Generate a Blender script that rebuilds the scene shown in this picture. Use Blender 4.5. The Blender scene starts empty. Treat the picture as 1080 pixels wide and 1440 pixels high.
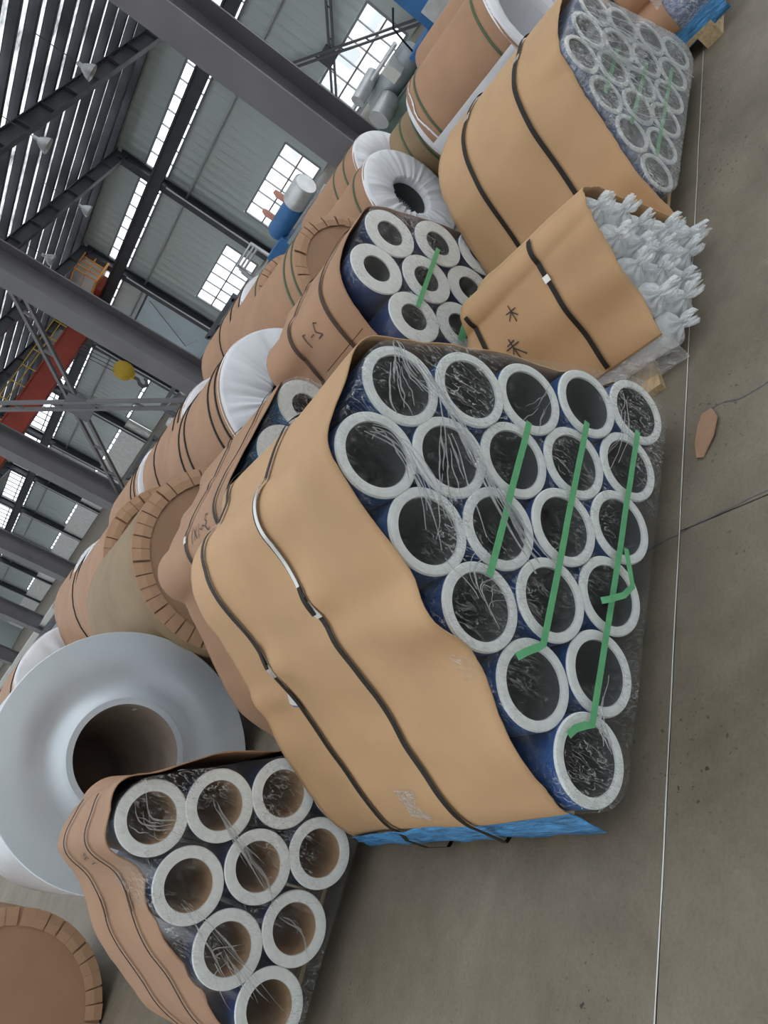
import bpy, math, random
from mathutils import Vector, Matrix, noise
random.seed(7)
S = bpy.context.scene
COL = S.collection
PI = math.pi

# ---------------------------------------------------------------- camera
cam_data = bpy.data.cameras.new('camera')
cam = bpy.data.objects.new('camera', cam_data)
COL.objects.link(cam)
CR = Vector((0.24784446, -0.52122915, -0.81663535))
CU = Vector((0.80293093, -0.36115926, 0.47420028))
CF = Vector((0.54210243, 0.7732297, -0.32899968))
m = Matrix((CR, CU, -CF)).transposed().to_4x4()
m.translation = (0, 0, 1.62)
cam.matrix_world = m
cam_data.sensor_fit = 'VERTICAL'
cam_data.sensor_height = 36
cam_data.lens = 1088.075 / 1440 * 36
cam_data.clip_start = 0.05
cam_data.clip_end = 400
S.camera = cam

# ---------------------------------------------------------------- sky and exposure
W = bpy.data.worlds.new('sky')
S.world = W
W.use_nodes = True
wn = W.node_tree
bg = wn.nodes['Background']
bg.inputs[0].default_value = (0.93, 0.97, 1.0, 1)
bg.inputs[1].default_value = 2.4
S.view_settings.view_transform = 'Standard'
S.view_settings.look = 'None'
S.view_settings.exposure = 0.3
S.view_settings.gamma = 1
S.view_settings.use_curve_mapping = False

# ---------------------------------------------------------------- materials
def mat(name, col, rough=0.6, metal=0.0, var=0.0, vscale=4.0, bump=0.0, bscale=30.0, stretch=None, col2=None, spec=0.5):
    M = bpy.data.materials.new(name)
    M.use_nodes = True
    t = M.node_tree
    b = t.nodes['Principled BSDF']
    b.inputs['Base Color'].default_value = (*col, 1)
    b.inputs['Roughness'].default_value = rough
    b.inputs['Metallic'].default_value = metal
    b.inputs['Specular IOR Level'].default_value = spec
    if var or bump or col2:
        tc = t.nodes.new('ShaderNodeTexCoord')
        src = tc.outputs['Object']
        if stretch:
            mp = t.nodes.new('ShaderNodeMapping')
            mp.inputs['Scale'].default_value = stretch
            t.links.new(src, mp.inputs[0])
            src = mp.outputs[0]
    if var or col2:
        n = t.nodes.new('ShaderNodeTexNoise')
        n.inputs['Scale'].default_value = vscale
        n.inputs['Detail'].default_value = 6
        t.links.new(src, n.inputs['Vector'])
        r = t.nodes.new('ShaderNodeValToRGB')
        c2 = col2 or tuple(min(1, c * (1 + var)) for c in col)
        c1 = col if col2 else tuple(c * (1 - var) for c in col)
        r.color_ramp.elements[0].color = (*c1, 1)
        r.color_ramp.elements[1].color = (*c2, 1)
        r.color_ramp.elements[0].position = 0.3
        r.color_ramp.elements[1].position = 0.7
        t.links.new(n.outputs[0], r.inputs[0])
        t.links.new(r.outputs[0], b.inputs['Base Color'])
    if bump:
        n2 = t.nodes.new('ShaderNodeTexNoise')
        n2.inputs['Scale'].default_value = bscale
        n2.inputs['Detail'].default_value = 5
        t.links.new(src, n2.inputs['Vector'])
        bp = t.nodes.new('ShaderNodeBump')
        bp.inputs['Strength'].default_value = bump
        bp.inputs['Distance'].default_value = 0.02
        t.links.new(n2.outputs[0], bp.inputs['Height'])
        t.links.new(bp.outputs[0], b.inputs['Normal'])
    return M

def film_mat(name, base=0.05, ridge=0.45, tint=(0.97, 0.98, 0.985), milky=0.3, scale=5.0, bump=0.8):
    """clear stretch film: see-through, with crease highlights painted as glossy, milky pale lines"""
    M = bpy.data.materials.new(name)
    M.use_nodes = True
    t = M.node_tree
    for n in list(t.nodes):
        t.nodes.remove(n)
    N = t.nodes.new
    out = N('ShaderNodeOutputMaterial')
    tc = N('ShaderNodeTexCoord')
    mp = N('ShaderNodeMapping')
    mp.inputs['Scale'].default_value = (1.0, 1.0, 2.2)
    mp.inputs['Rotation'].default_value = (0, 0.7, 0)
    t.links.new(tc.outputs['Object'], mp.inputs[0])
    def crease_highlight(sc, dist, det, w, rot):
        m2 = N('ShaderNodeMapping'); m2.inputs['Scale'].default_value = (2.6, 1, 0.9); m2.inputs['Rotation'].default_value = (0, rot, 0)
        t.links.new(tc.outputs['Object'], m2.inputs[0])
        n = N('ShaderNodeTexNoise'); n.inputs['Scale'].default_value = sc; n.inputs['Detail'].default_value = det; n.inputs['Distortion'].default_value = dist
        t.links.new(m2.outputs[0], n.inputs['Vector'])
        a = N('ShaderNodeMath'); a.operation = 'SUBTRACT'; a.inputs[1].default_value = 0.5
        t.links.new(n.outputs[0], a.inputs[0])
        b = N('ShaderNodeMath'); b.operation = 'ABSOLUTE'; t.links.new(a.outputs[0], b.inputs[0])
        r = N('ShaderNodeValToRGB'); r.color_ramp.elements[0].position = 0.0; r.color_ramp.elements[0].color = (1, 1, 1, 1)
        r.color_ramp.elements[1].position = w; r.color_ramp.elements[1].color = (0, 0, 0, 1)
        t.links.new(b.outputs[0], r.inputs[0])
        return n, r
    n1, ra = crease_highlight(scale * 1.3, 0.7, 4, 0.016, 0.5)
    nb, rb = crease_highlight(scale * 3.2, 1.0, 5, 0.022, -0.6)
    r1 = N('ShaderNodeMath'); r1.operation = 'MAXIMUM'
    t.links.new(ra.outputs[0], r1.inputs[0]); t.links.new(rb.outputs[0], r1.inputs[1])
    n2 = N('ShaderNodeTexNoise')
    n2.inputs['Scale'].default_value = 3.1
    n2.inputs['Detail'].default_value = 4
    t.links.new(tc.outputs['Object'], n2.inputs['Vector'])
    r2 = N('ShaderNodeValToRGB')
    r2.color_ramp.elements[0].position = 0.42
    r2.color_ramp.elements[1].position = 0.62
    t.links.new(n2.outputs[0], r2.inputs[0])
    mul = N('ShaderNodeMath'); mul.operation = 'MULTIPLY'
    t.links.new(r1.outputs[0], mul.inputs[0]); t.links.new(r2.outputs[0], mul.inputs[1])
    fac = N('ShaderNodeMath'); fac.operation = 'MULTIPLY_ADD'
    t.links.new(mul.outputs[0], fac.inputs[0])
    fac.inputs[1].default_value = ridge
    fac.inputs[2].default_value = base
    bp = N('ShaderNodeBump')
    bp.inputs['Strength'].default_value = bump
    bp.inputs['Distance'].default_value = 0.05
    t.links.new(nb.outputs[0], bp.inputs['Height'])
    gl = N('ShaderNodeBsdfGlossy')
    gl.inputs['Color'].default_value = (1, 1, 1, 1)
    gl.inputs['Roughness'].default_value = 0.12
    t.links.new(bp.outputs[0], gl.inputs['Normal'])
    df = N('ShaderNodeBsdfDiffuse')
    df.inputs['Color'].default_value = (0.93, 0.95, 0.96, 1)
    t.links.new(bp.outputs[0], df.inputs['Normal'])
    mx0 = N('ShaderNodeMixShader')
    mx0.inputs[0].default_value = milky
    tlc = N('ShaderNodeBsdfTranslucent'); tlc.inputs['Color'].default_value = (0.95, 0.97, 0.98, 1)
    dmx = N('ShaderNodeMixShader'); dmx.inputs[0].default_value = 0.4
    t.links.new(df.outputs[0], dmx.inputs[1]); t.links.new(tlc.outputs[0], dmx.inputs[2])
    t.links.new(gl.outputs[0], mx0.inputs[1]); t.links.new(dmx.outputs[0], mx0.inputs[2])
    tr = N('ShaderNodeBsdfTransparent')
    tr.inputs['Color'].default_value = (*tint, 1)
    mx = N('ShaderNodeMixShader')
    t.links.new(fac.outputs[0], mx.inputs[0])
    t.links.new(tr.outputs[0], mx.inputs[1]); t.links.new(mx0.outputs[0], mx.inputs[2])
    t.links.new(mx.outputs[0], out.inputs[0])
    return M

def glass_mat():
    M = bpy.data.materials.new('window_glass')
    M.use_nodes = True
    t = M.node_tree
    for n in list(t.nodes):
        t.nodes.remove(n)
    N = t.nodes.new
    out = N('ShaderNodeOutputMaterial')
    gl = N('ShaderNodeBsdfGlossy'); gl.inputs['Roughness'].default_value = 0.05
    tr = N('ShaderNodeBsdfTransparent'); tr.inputs['Color'].default_value = (0.98, 0.99, 1, 1)
    mx = N('ShaderNodeMixShader'); mx.inputs[0].default_value = 0.06
    t.links.new(tr.outputs[0], mx.inputs[1]); t.links.new(gl.outputs[0], mx.inputs[2])
    t.links.new(mx.outputs[0], out.inputs[0])
    return M

def floor_mat():
    M = mat('concrete', (0.2, 0.18, 0.15), 0.62)
    t = M.node_tree
    b = t.nodes['Principled BSDF']
    N = t.nodes.new
    tc = N('ShaderNodeTexCoord')
    def noi(sc, det=6, rough=0.6, dist=0.0):
        n = N('ShaderNodeTexNoise')
        n.inputs['Scale'].default_value = sc
        n.inputs['Detail'].default_value = det
        n.inputs['Roughness'].default_value = rough
        n.inputs['Distortion'].default_value = dist
        t.links.new(tc.outputs['Object'], n.inputs['Vector'])
        return n
    def ramp(src, p0, c0, p1, c1):
        r = N('ShaderNodeValToRGB')
        r.color_ramp.elements[0].position = p0
        r.color_ramp.elements[1].position = p1
        r.color_ramp.elements[0].color = (*c0, 1)
        r.color_ramp.elements[1].color = (*c1, 1)
        t.links.new(src, r.inputs[0])
        return r
    def mul(a, bb, f=1.0):
        x = N('ShaderNodeMix'); x.data_type = 'RGBA'; x.blend_type = 'MULTIPLY'
        x.inputs[0].default_value = f
        t.links.new(a, x.inputs[6]); t.links.new(bb, x.inputs[7])
        return x.outputs[2]
    base = ramp(noi(1.3, 8, 0.62, 0.4).outputs[0], 0.32, FLOOR_A, 0.68, FLOOR_B)
    mid = ramp(noi(9, 6, 0.7).outputs[0], 0.3, (0.82, 0.82, 0.82), 0.7, (1.05, 1.05, 1.05))
    c = mul(base.outputs[0], mid.outputs[0])
    fine = ramp(noi(90, 3, 0.7).outputs[0], 0.25, (0.8, 0.8, 0.8), 0.6, (1, 1, 1))
    c = mul(c, fine.outputs[0])
    speck = ramp(noi(48, 2, 0.5).outputs[0], 0.31, (0.2, 0.19, 0.18), 0.345, (1, 1, 1))
    patch = ramp(noi(1.7, 3, 0.5, 0.2).outputs[0], 0.5, (0, 0, 0), 0.62, (1, 1, 1))
    x = N('ShaderNodeMix'); x.data_type = 'RGBA'; x.blend_type = 'MULTIPLY'
    t.links.new(patch.outputs[0], x.inputs[0])
    t.links.new(c, x.inputs[6]); t.links.new(speck.outputs[0], x.inputs[7])
    t.links.new(x.outputs[2], b.inputs['Base Color'])
    bp = N('ShaderNodeBump'); bp.inputs['Strength'].default_value = 0.25; bp.inputs['Distance'].default_value = 0.01
    t.links.new(noi(40, 6, 0.7).outputs[0], bp.inputs['Height'])
    t.links.new(bp.outputs[0], b.inputs['Normal'])
    return M

FLOOR_A = (0.15, 0.125, 0.088)
FLOOR_B = (0.255, 0.218, 0.165)
KRAFT = mat('kraft_tan', (0.5, 0.305, 0.155), 0.62, 0, 0.09, 3.0, 0.12, 9)
KRAFT2 = mat('kraft_pinkish', (0.37, 0.21, 0.12), 0.65, 0, 0.1, 3.0, 0.15, 8)
TABM = mat('kraft_tab', (0.45, 0.265, 0.155), 0.65, 0, 0.1, 6, 0.15, 8)
KRAFT3 = mat('kraft_filmed', (0.26, 0.175, 0.09), 0.6, 0, 0.16, 3.0, 0.15, 8)
WHITEP = mat('white_film', (0.78, 0.79, 0.83), 0.4, 0, 0.03, 5, 0.2, 9)
ALU = mat('aluminium', (0.72, 0.77, 0.82), 0.4, 0.5, 0.05, 3, 0.0)
RING = mat('aluminium_end', (0.74, 0.75, 0.73), 0.5, 0.0, 0.08, 40, 0.0)
_t = ALU.node_tree; _b = _t.nodes['Principled BSDF']
_b.inputs['Anisotropic'].default_value = 0.75
_g = _t.nodes.new('ShaderNodeTangent'); _g.direction_type = 'RADIAL'; _g.axis = 'Y'
_t.links.new(_g.outputs[0], _b.inputs['Tangent'])
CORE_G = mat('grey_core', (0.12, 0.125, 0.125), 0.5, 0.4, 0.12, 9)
CORE_B = mat('paper_core', (0.42, 0.27, 0.15), 0.6, 0, 0.15, 6)
CORE_D = mat('dark_core', (0.3, 0.24, 0.2), 0.6, 0, 0.15, 6)
BLUE = mat('blue_film', (0.02, 0.085, 0.27), 0.3, 0, 0.25, 8, 0.3, 25)
BLUE_L = mat('light_blue_film', (0.07, 0.27, 0.55), 0.25, 0, 0.4, 14, 0.6, 30, stretch=(3, 1, 3))
DKBLUE = mat('dark_blue_film', (0.015, 0.035, 0.12), 0.3, 0, 0.25, 8)
STRAP = mat('strap_black', (0.018, 0.015, 0.012), 0.5, spec=0.25)
STRAPB = mat('strap_brown', (0.06, 0.032, 0.018), 0.5, spec=0.25)
STRAPG = mat('strap_green', (0.06, 0.1, 0.045), 0.5)
STEEL = mat('clip_steel', (0.7, 0.7, 0.68), 0.3, 0.8)
GREEN = mat('green_tape', (0.13, 0.42, 0.2), 0.35, 0, 0.1, 30)
WOOD = mat('pallet_wood', (0.5, 0.36, 0.2), 0.7, 0, 0.25, 6, 0.3, 40, stretch=(1, 8, 8))
INK = mat('ink', (0.05, 0.035, 0.03), 0.7)
CHALK = mat('chalk', (0.62, 0.62, 0.58), 0.8)
FILM = film_mat('clear_film', 0.045, 0.6, milky=0.6, scale=6)
FILM_M = film_mat('milky_film', 0.36, 0.5, milky=0.65, scale=6)
FILM_B = film_mat('bag_film', 0.66, 0.34, tint=(0.99, 0.99, 1.0), milky=0.93, scale=14, bump=0.15)
GLASS = glass_mat()
CONC = floor_mat()
WALLM = mat('wall_sheet', (0.6, 0.67, 0.66), 0.4, 0.1, 0.05, 0.3)
WALLW = mat('white_brick', (0.92, 0.92, 0.9), 0.7, 0, 0.1, 4, 0.3, 6)
STEELG = mat('column_grey', (0.135, 0.13, 0.14), 0.5, 0.1, 0.12, 1.5)
STEELD = mat('steel_dark', (0.09, 0.095, 0.11), 0.5, 0.2, 0.15, 2)
def roof_mat():
    M = bpy.data.materials.new('roof_sheet'); M.use_nodes = True
    t = M.node_tree
    for n in list(t.nodes):
        t.nodes.remove(n)
    N = t.nodes.new
    out = N('ShaderNodeOutputMaterial'); tc = N('ShaderNodeTexCoord')
    n1 = N('ShaderNodeTexNoise'); n1.inputs['Scale'].default_value = 1.5; n1.inputs['Detail'].default_value = 8; n1.inputs['Roughness'].default_value = 0.7
    mp = N('ShaderNodeMapping'); mp.inputs['Scale'].default_value = (1, 0.5, 1)
    t.links.new(tc.outputs['Object'], mp.inputs[0]); t.links.new(mp.outputs[0], n1.inputs['Vector'])
    r = N('ShaderNodeValToRGB')
    r.color_ramp.elements[0].position = 0.36; r.color_ramp.elements[0].color = (0.1, 0.105, 0.11, 1)
    r.color_ramp.elements[1].position = 0.64; r.color_ramp.elements[1].color = (0.92, 0.93, 0.94, 1)
    t.links.new(n1.outputs[0], r.inputs[0])
    tl = N('ShaderNodeBsdfTranslucent'); t.links.new(r.outputs[0], tl.inputs['Color'])
    df = N('ShaderNodeBsdfDiffuse'); df.inputs['Color'].default_value = (0.4, 0.4, 0.41, 1)
    mx = N('ShaderNodeMixShader'); mx.inputs[0].default_value = 0.3
    t.links.new(tl.outputs[0], mx.inputs[1]); t.links.new(df.outputs[0], mx.inputs[2]); t.links.new(mx.outputs[0], out.inputs[0])
    return M
ROOFM = roof_mat()
SKYL = mat('roof_dark', (0.05, 0.05, 0.05), 0.7)
REDP = mat('crane_red', (0.42, 0.06, 0.035), 0.5, 0, 0.15, 2)
YELL = mat('yellow_paint', (0.75, 0.5, 0.05), 0.45, 0, 0.1, 5)
ORAN = mat('orange_rail', (0.8, 0.35, 0.08), 0.5)
BLUEP = mat('machine_blue', (0.025, 0.14, 0.36), 0.4, 0, 0.15, 3)
GREYP = mat('machine_grey', (0.36, 0.4, 0.42), 0.4, 0.3, 0.1, 3)
GREENP = mat('machine_green', (0.16, 0.23, 0.2), 0.5, 0.1, 0.1, 3)
SILV = mat('galvanised', (0.6, 0.61, 0.62), 0.35, 0.6, 0.1, 8)
PINK = mat('flange_orange', (0.6, 0.27, 0.2), 0.5)
CARD = mat('cardboard', (0.37, 0.22, 0.14), 0.8, 0, 0.12, 10)
FACADE = mat('facade', (0.8, 0.78, 0.75), 0.8)
DARKG = mat('dark_opening', (0.5, 0.52, 0.55), 0.4)
FRAME = mat('window_frame', (0.33, 0.34, 0.36), 0.5)

# ---------------------------------------------------------------- helpers
def link(name, data, parent=None, loc=None):
    o = bpy.data.objects.new(name, data)
    COL.objects.link(o)
    if parent is not None:
        o.parent = parent
    if loc is not None:
        o.location = loc
    return o

def thing(name, label, cat, loc=(0, 0, 0), rz=0, group=None):
    o = link(name, None, None, loc)
    o.empty_display_size = 0.1
    o.rotation_euler = (0, 0, rz)
    o['label'] = label
    o['category'] = cat
    if group:
        o['group'] = group
    return o

def tag(o, label, cat, group=None):
    o['label'] = label
    o['category'] = cat
    if group:
        o['group'] = group
    return o

class MB:
    def __init__(s):
        s.v = []; s.f = []; s.sm = []
    def add(s, vs, fs, smooth=False):
        b = len(s.v)
        s.v += [tuple(x) for x in vs]
        s.f += [tuple(i + b for i in f) for f in fs]
        s.sm += [smooth] * len(fs)
        return s
    def box(s, x0, x1, y0, y1, z0, z1):
        vs = [(x, y, z) for x in (x0, x1) for y in (y0, y1) for z in (z0, z1)]
        return s.add(vs, [(0, 1, 3, 2), (4, 6, 7, 5), (0, 4, 5, 1), (2, 3, 7, 6), (0, 2, 6, 4), (1, 5, 7, 3)])
    def bar(s, a, b, w, h=None, up=(0, 0, 1)):
        a, b = Vector(a), Vector(b)
        h = h or w
        d = (b - a).normalized()
        u = Vector(up)
        if abs(d.dot(u)) > 0.95:
            u = Vector((1, 0, 0))
        r = d.cross(u).normalized(); u = r.cross(d)
        vs = [p + r * i * w / 2 + u * j * h / 2 for p in (a, b) for i in (-1, 1) for j in (-1, 1)]
        return s.add(vs, [(0, 1, 3, 2), (4, 6, 7, 5), (0, 4, 5, 1), (2, 3, 7, 6), (0, 2, 6, 4), (1, 5, 7, 3)])
    def tube(s, pts, r, n=10, cap=True):
        pts = [Vector(p) for p in pts]
        rs = r if isinstance(r, (list, tuple)) else [r] * len(pts)
        rings = []
        pu = None
        for i, p in enumerate(pts):
            d = (pts[min(i + 1, len(pts) - 1)] - pts[max(i - 1, 0)]).normalized()
            u = pu if pu is not None else (Vector((0, 0, 1)) if abs(d.z) < 0.9 else Vector((1, 0, 0)))
            u = (u - d * u.dot(d)).normalized()
            pu = u
            w = d.cross(u)
            rings.append([p + (u * math.cos(2 * PI * k / n) + w * math.sin(2 * PI * k / n)) * rs[i] for k in range(n)])
        vs = [v for q in rings for v in q]
        fs = [(i * n + k, i * n + (k + 1) % n, (i + 1) * n + (k + 1) % n, (i + 1) * n + k) for i in range(len(pts) - 1) for k in range(n)]
        s.add(vs, fs, True)
        if cap:
            s.add(rings[0], [tuple(range(n))[::-1]]); s.add(rings[-1], [tuple(range(n))])
        return s
    def lathe(s, prof, n=64, fn=None, close=False):
        """prof: (radius, y) around the Y axis; fn(angle, i, r, y) may change (r, y)"""
        vs = []
        for i, (r, y) in enumerate(prof):
            for k in range(n):
                a = 2 * PI * k / n
                rr, yy = fn(a, i, r, y) if fn else (r, y)
                vs.append((rr * math.cos(a), yy, rr * math.sin(a)))
        m_ = len(prof)
        fs = [(i * n + k, (i + 1) * n + k, (i + 1) * n + (k + 1) % n, i * n + (k + 1) % n) for i in range(m_ - 1) for k in range(n)]
        return s.add(vs, fs, True)
    def grid(s, rows, smooth=True):
        n = len(rows[0])
        vs = [p for r in rows for p in r]
        fs = [(i * n + k, i * n + k + 1, (i + 1) * n + k + 1, (i + 1) * n + k) for i in range(len(rows) - 1) for k in range(n - 1)]
        return s.add(vs, fs, smooth)
    def flat(s):
        s.sm = [False] * len(s.f)
        return s
    def mesh(s, name, m_):
        me = bpy.data.meshes.new(name)
        me.from_pydata(s.v, [], s.f)
        me.polygons.foreach_set('use_smooth', s.sm)
        if m_:
            me.materials.append(m_)
        me.update()
        return me
    def build(s, name, m_, parent=None, loc=None):
        if parent is not None and loc is None and not parent.get('_local'):
            # vertices were written in world space: move them into the parent's frame
            inv = (Matrix.Translation(parent.location) @ parent.rotation_euler.to_matrix().to_4x4()).inverted()
            pp = parent.parent
            while pp is not None:
                inv = inv @ (Matrix.Translation(pp.location) @ pp.rotation_euler.to_matrix().to_4x4()).inverted()
                pp = pp.parent
            s.v = [tuple(inv @ Vector(v)) for v in s.v]
        return link(name, s.mesh(name, m_), parent, loc)

def bevel(o, w=0.006, seg=2):
    b = o.modifiers.new('bevel', 'BEVEL')
    b.width = w; b.segments = seg; b.limit_method = 'ANGLE'
    return o

def structure(o):
    o['kind'] = 'structure'
    return o

def catmull(P, t):
    n = len(P) - 1
    x = max(0.0, min(0.99999, t)) * n
    i = int(x); f = x - i
    p0, p1, p2, p3 = (P[max(0, min(n, i + k))] for k in (-1, 0, 1, 2))
    return tuple(0.5 * (2 * b + (c - a) * f + (2 * a - 5 * b + 4 * c - d) * f * f + (3 * b - a - 3 * c + d) * f ** 3) for a, b, c, d in zip(p0, p1, p2, p3))

# ---------------------------------------------------------------- floor
floor = structure(MB().box(-60, 140, -60, 160, -0.3, -0.03).build('floor', CONC))
JX, JY = 1.53, 1.447
def slab(x0, x1, y0, y1):
    o = MB().box(x0, x1, y0, y1, -0.03, 0.0).build('floor_slab', CONC, floor, (0, 0, 0))
    return o
slab(-60, JX - 0.003, -60, JY - 0.004); slab(JX + 0.003, 140, -60, JY - 0.004)
slab(-60, 140, JY + 0.004, 160)
q = MB()
rows = []
for i in range(240):
    x = -2 + i * 0.06
    dy = 0.002 * noise.noise((x * 3, 0, 0)); w = 0.0022 + 0.0012 * noise.noise((x * 7, 3, 0))
    rows.append([(x, JY + dy - w, 0.0012), (x, JY + dy + w, 0.0012)])
q.grid(rows, False)
q.build('joint_filler', CHALK, floor, (0, 0, 0))
def floor_crack(pts, w):
    q = MB(); rows = []
    for i in range(len(pts) * 8):
        p = catmull(pts, i / (len(pts) * 8 - 1))
        x = p[0] + 0.008 * noise.noise((p[1] * 14, p[0] * 9, 1)); ww = w * (0.5 + abs(noise.noise((i * 0.7, 2, 5))) * 1.6)
        rows.append([(x - ww, p[1], 0.0008), (x + ww, p[1], 0.0008)])
    q.grid(rows, False)
    q.build('floor_crack', STEELD, floor, (0, 0, 0))
floor_crack([(1.50, 1.62), (1.52, 1.449), (1.535, 1.3), (1.545, 1.136), (1.55, 0.9)], 0.003)
floor_crack([(1.99, 1.36), (2.0, 1.3), (1.97, 1.2), (1.99, 1.05), (2.0, 0.8)], 0.004)

# ---------------------------------------------------------------- the hall
XW, XC, BAY = 25.6, 9.0, 6.0
def zroof(x):
    return 7.0 + (XW - x) * 0.14
WIN = []  # openings (y0, y1, z0, z1)
for k in range(-1, 11):
    yc = 15.05 + BAY * k
    if k != 3:
        WIN.append((yc - 1.95, yc + 1.95, 0.12, 1.66) if k < 4 else (yc - 2.4, yc + 2.4, 1.5, 1.7))
Y0W, Y1W = 3.0, 90.0
def wall_sheet(y0, y1, z0, z1, part=None):
    rows = [[], []]
    n = max(1, int((y1 - y0) / 0.1))
    for i in range(n + 1):
        y = y0 + (y1 - y0) * i / n
        off = 0.018 if (i // 2) % 2 else 0
        rows[0].append((XW + off, y, z0)); rows[1].append((XW + off, y, z1))
    return MB().grid(rows, False)
wall = wall_sheet(Y0W, 42, 5.85, 7.6)
r_ = wall_sheet(42, Y1W, 6.6, 7.6); wall.add(r_.v, r_.f)
for a, b in ((1.72, 4.85),):
    rows = wall_sheet(Y0W, Y1W, a, b); wall.add(rows.v, rows.f)
prev = Y0W
for (a, b, c, d) in WIN:
    r_ = wall_sheet(prev, a, 0, 1.72); wall.add(r_.v, r_.f)
    r_ = wall_sheet(a, b, 0, c); wall.add(r_.v, r_.f)
    r_ = wall_sheet(a, b, d, 1.72); wall.add(r_.v, r_.f)
    prev = b
r_ = wall_sheet(prev, Y1W, 0, 1.72); wall.add(r_.v, r_.f)
WR = structure(wall.build('wall_right', WALLM))
structure(MB().box(-10, XW + 0.3, Y1W, Y1W + 0.2, 0, 12).build('wall_back', WALLM))
# white painted brick dado along the far bays, each course and brick a little proud
dado = structure(MB().box(XW - 0.3, XW - 0.1, 41.3, 89, 0, 1.48).build('wall_dado', WALLW))
bm_ = MB()
for r in range(7):
    for c in range(194):
        y = 41.35 + c * 0.244 + (0.122 if r % 2 else 0)
        bm_.box(XW - 0.32, XW - 0.3, y, y + 0.232, 0.02 + r * 0.217, 0.02 + r * 0.217 + 0.2)
o = bm_.build('brick_courses', WALLW, dado, (0, 0, 0)); o['kind'] = 'stuff'

pane_me = {}
def window(n, y0, y1, z0, z1, cols, rws, x):
    root = link('window_%d' % n, None, None, (x, (y0 + y1) / 2, z0))
    root['kind'] = 'structure'
    f = MB(); t = 0.035
    for i in range(cols + 1):
        y = y0 + (y1 - y0) * i / cols; w = 0.04 if i in (0, cols) else 0.014
        f.box(x - 0.04, x + 0.04, y - w, y + w, z0, z1)
    for j in range(rws + 1):
        z = z0 + (z1 - z0) * j / rws; w = 0.04 if j in (0, rws) else 0.03
        f.box(x - 0.045, x + 0.045, y0, y1, z - w, z + w)
    f.build('frame', FRAME, root)
    w, h = (y1 - y0) / cols, (z1 - z0) / rws
    key = (round(w, 3), round(h, 3))
    if key not in pane_me:
        pane_me[key] = MB().box(-0.004, 0.004, -w / 2 + 0.02, w / 2 - 0.02, -h / 2 + 0.03, h / 2 - 0.03).mesh('pane', GLASS)
    for i in range(cols):
        for j in range(rws):
            link('pane', pane_me[key], root, (0, (i + 0.5) * w - (y1 - y0) / 2, (j + 0.5) * h))
wi = 0
for (a, b, c, d) in WIN:
    wi += 1
    window(wi, a, b, c, d, 6, 2 if c < 1 else 1, XW + 0.02)
for k in range(1, 14):   # clerestory strip, one window per bay
    wi += 1
    window(wi, BAY * k + 0.12, BAY * (k + 1) - 0.12, 4.85, 5.85 if k < 7 else 6.6, 8, 1 if k < 7 else 2, XW + 0.02)

def ibeam(name, x, y, z0, z1, d, w, m_, n=None, parent=None):
    """H column, flanges facing X"""
    q = MB()
    q.box(x - d / 2, x - d / 2 + 0.025, y - w / 2, y + w / 2, z0, z1)
    q.box(x + d / 2 - 0.025, x + d / 2, y - w / 2, y + w / 2, z0, z1)
    q.box(x - d / 2 + 0.02, x + d / 2 - 0.02, y - 0.012, y + 0.012, z0, z1)
    return q.build(name, m_, parent)
ti = 0
for k in range(0, 14):   # wall columns
    y = BAY * (k + 1)
    ti += 1
    c = structure(ibeam('trim_%d' % ti, XW - 0.3, y, 0, zroof(XW) - 0.2, 0.42, 0.35, STEELD))
    MB().tube([(XW - 0.62, y - 0.26, 0), (XW - 0.62, y - 0.26, 4.7)], 0.035, 8).build('downpipe', SILV, c)
for k in range(1, 13):   # the near row of columns between the two bays
    y = BAY * k + 0.15
    ti += 1
    c = structure(ibeam('trim_%d' % ti, XC, y, 0, 9.2, 0.55, 0.46, STEELG))
    b_ = MB().box(XC - 0.36, XC + 0.36, y - 0.32, y + 0.32, 0, 0.03)
    b_.build('base_plate', STEELD, c)
# rafters over the far bay
for k in range(1, 14):
    y = BAY * (k + 1)
    ti += 1
    q = MB()
    for (o0, o1, w) in ((-0.5, -0.475, 0.28), (-0.475, -0.06, 0.015), (-0.06, -0.035, 0.28)):
        x0, x1 = XC, XW - 0.1
        vs = [(x, y + sy * w / 2, zroof(x) + oz) for x in (x0, x1) for sy in (-1, 1) for oz in (o0, o1)]
        q.add(vs, [(0, 1, 3, 2), (4, 6, 7, 5), (0, 4, 5, 1), (2, 3, 7, 6), (0, 2, 6, 4), (1, 5, 7, 3)])
    raf = structure(q.build('trim_%d' % ti, STEELD))
    q = MB()
    for i in range(9):
        x = XW - 1.2 - i * 1.1
        q.box(x - 0.008, x + 0.008, y - 0.13, y + 0.13, zroof(x) - 0.48, zroof(x) - 0.06)
    q.build('web_stiffener', STEELG, raf)
# roof: translucent sheet in place of foil, to let sky light in; dark purlins
roof = structure(MB().add([(XC - 0.6, -20, zroof(XC - 0.6) + 0.3), (XW + 0.4, -20, zroof(XW + 0.4) + 0.3), (XW + 0.4, Y1W, zroof(XW + 0.4) + 0.3), (XC - 0.6, Y1W, zroof(XC - 0.6) + 0.3)], [(0, 1, 2, 3)]).build('ceiling', ROOFM))
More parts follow.
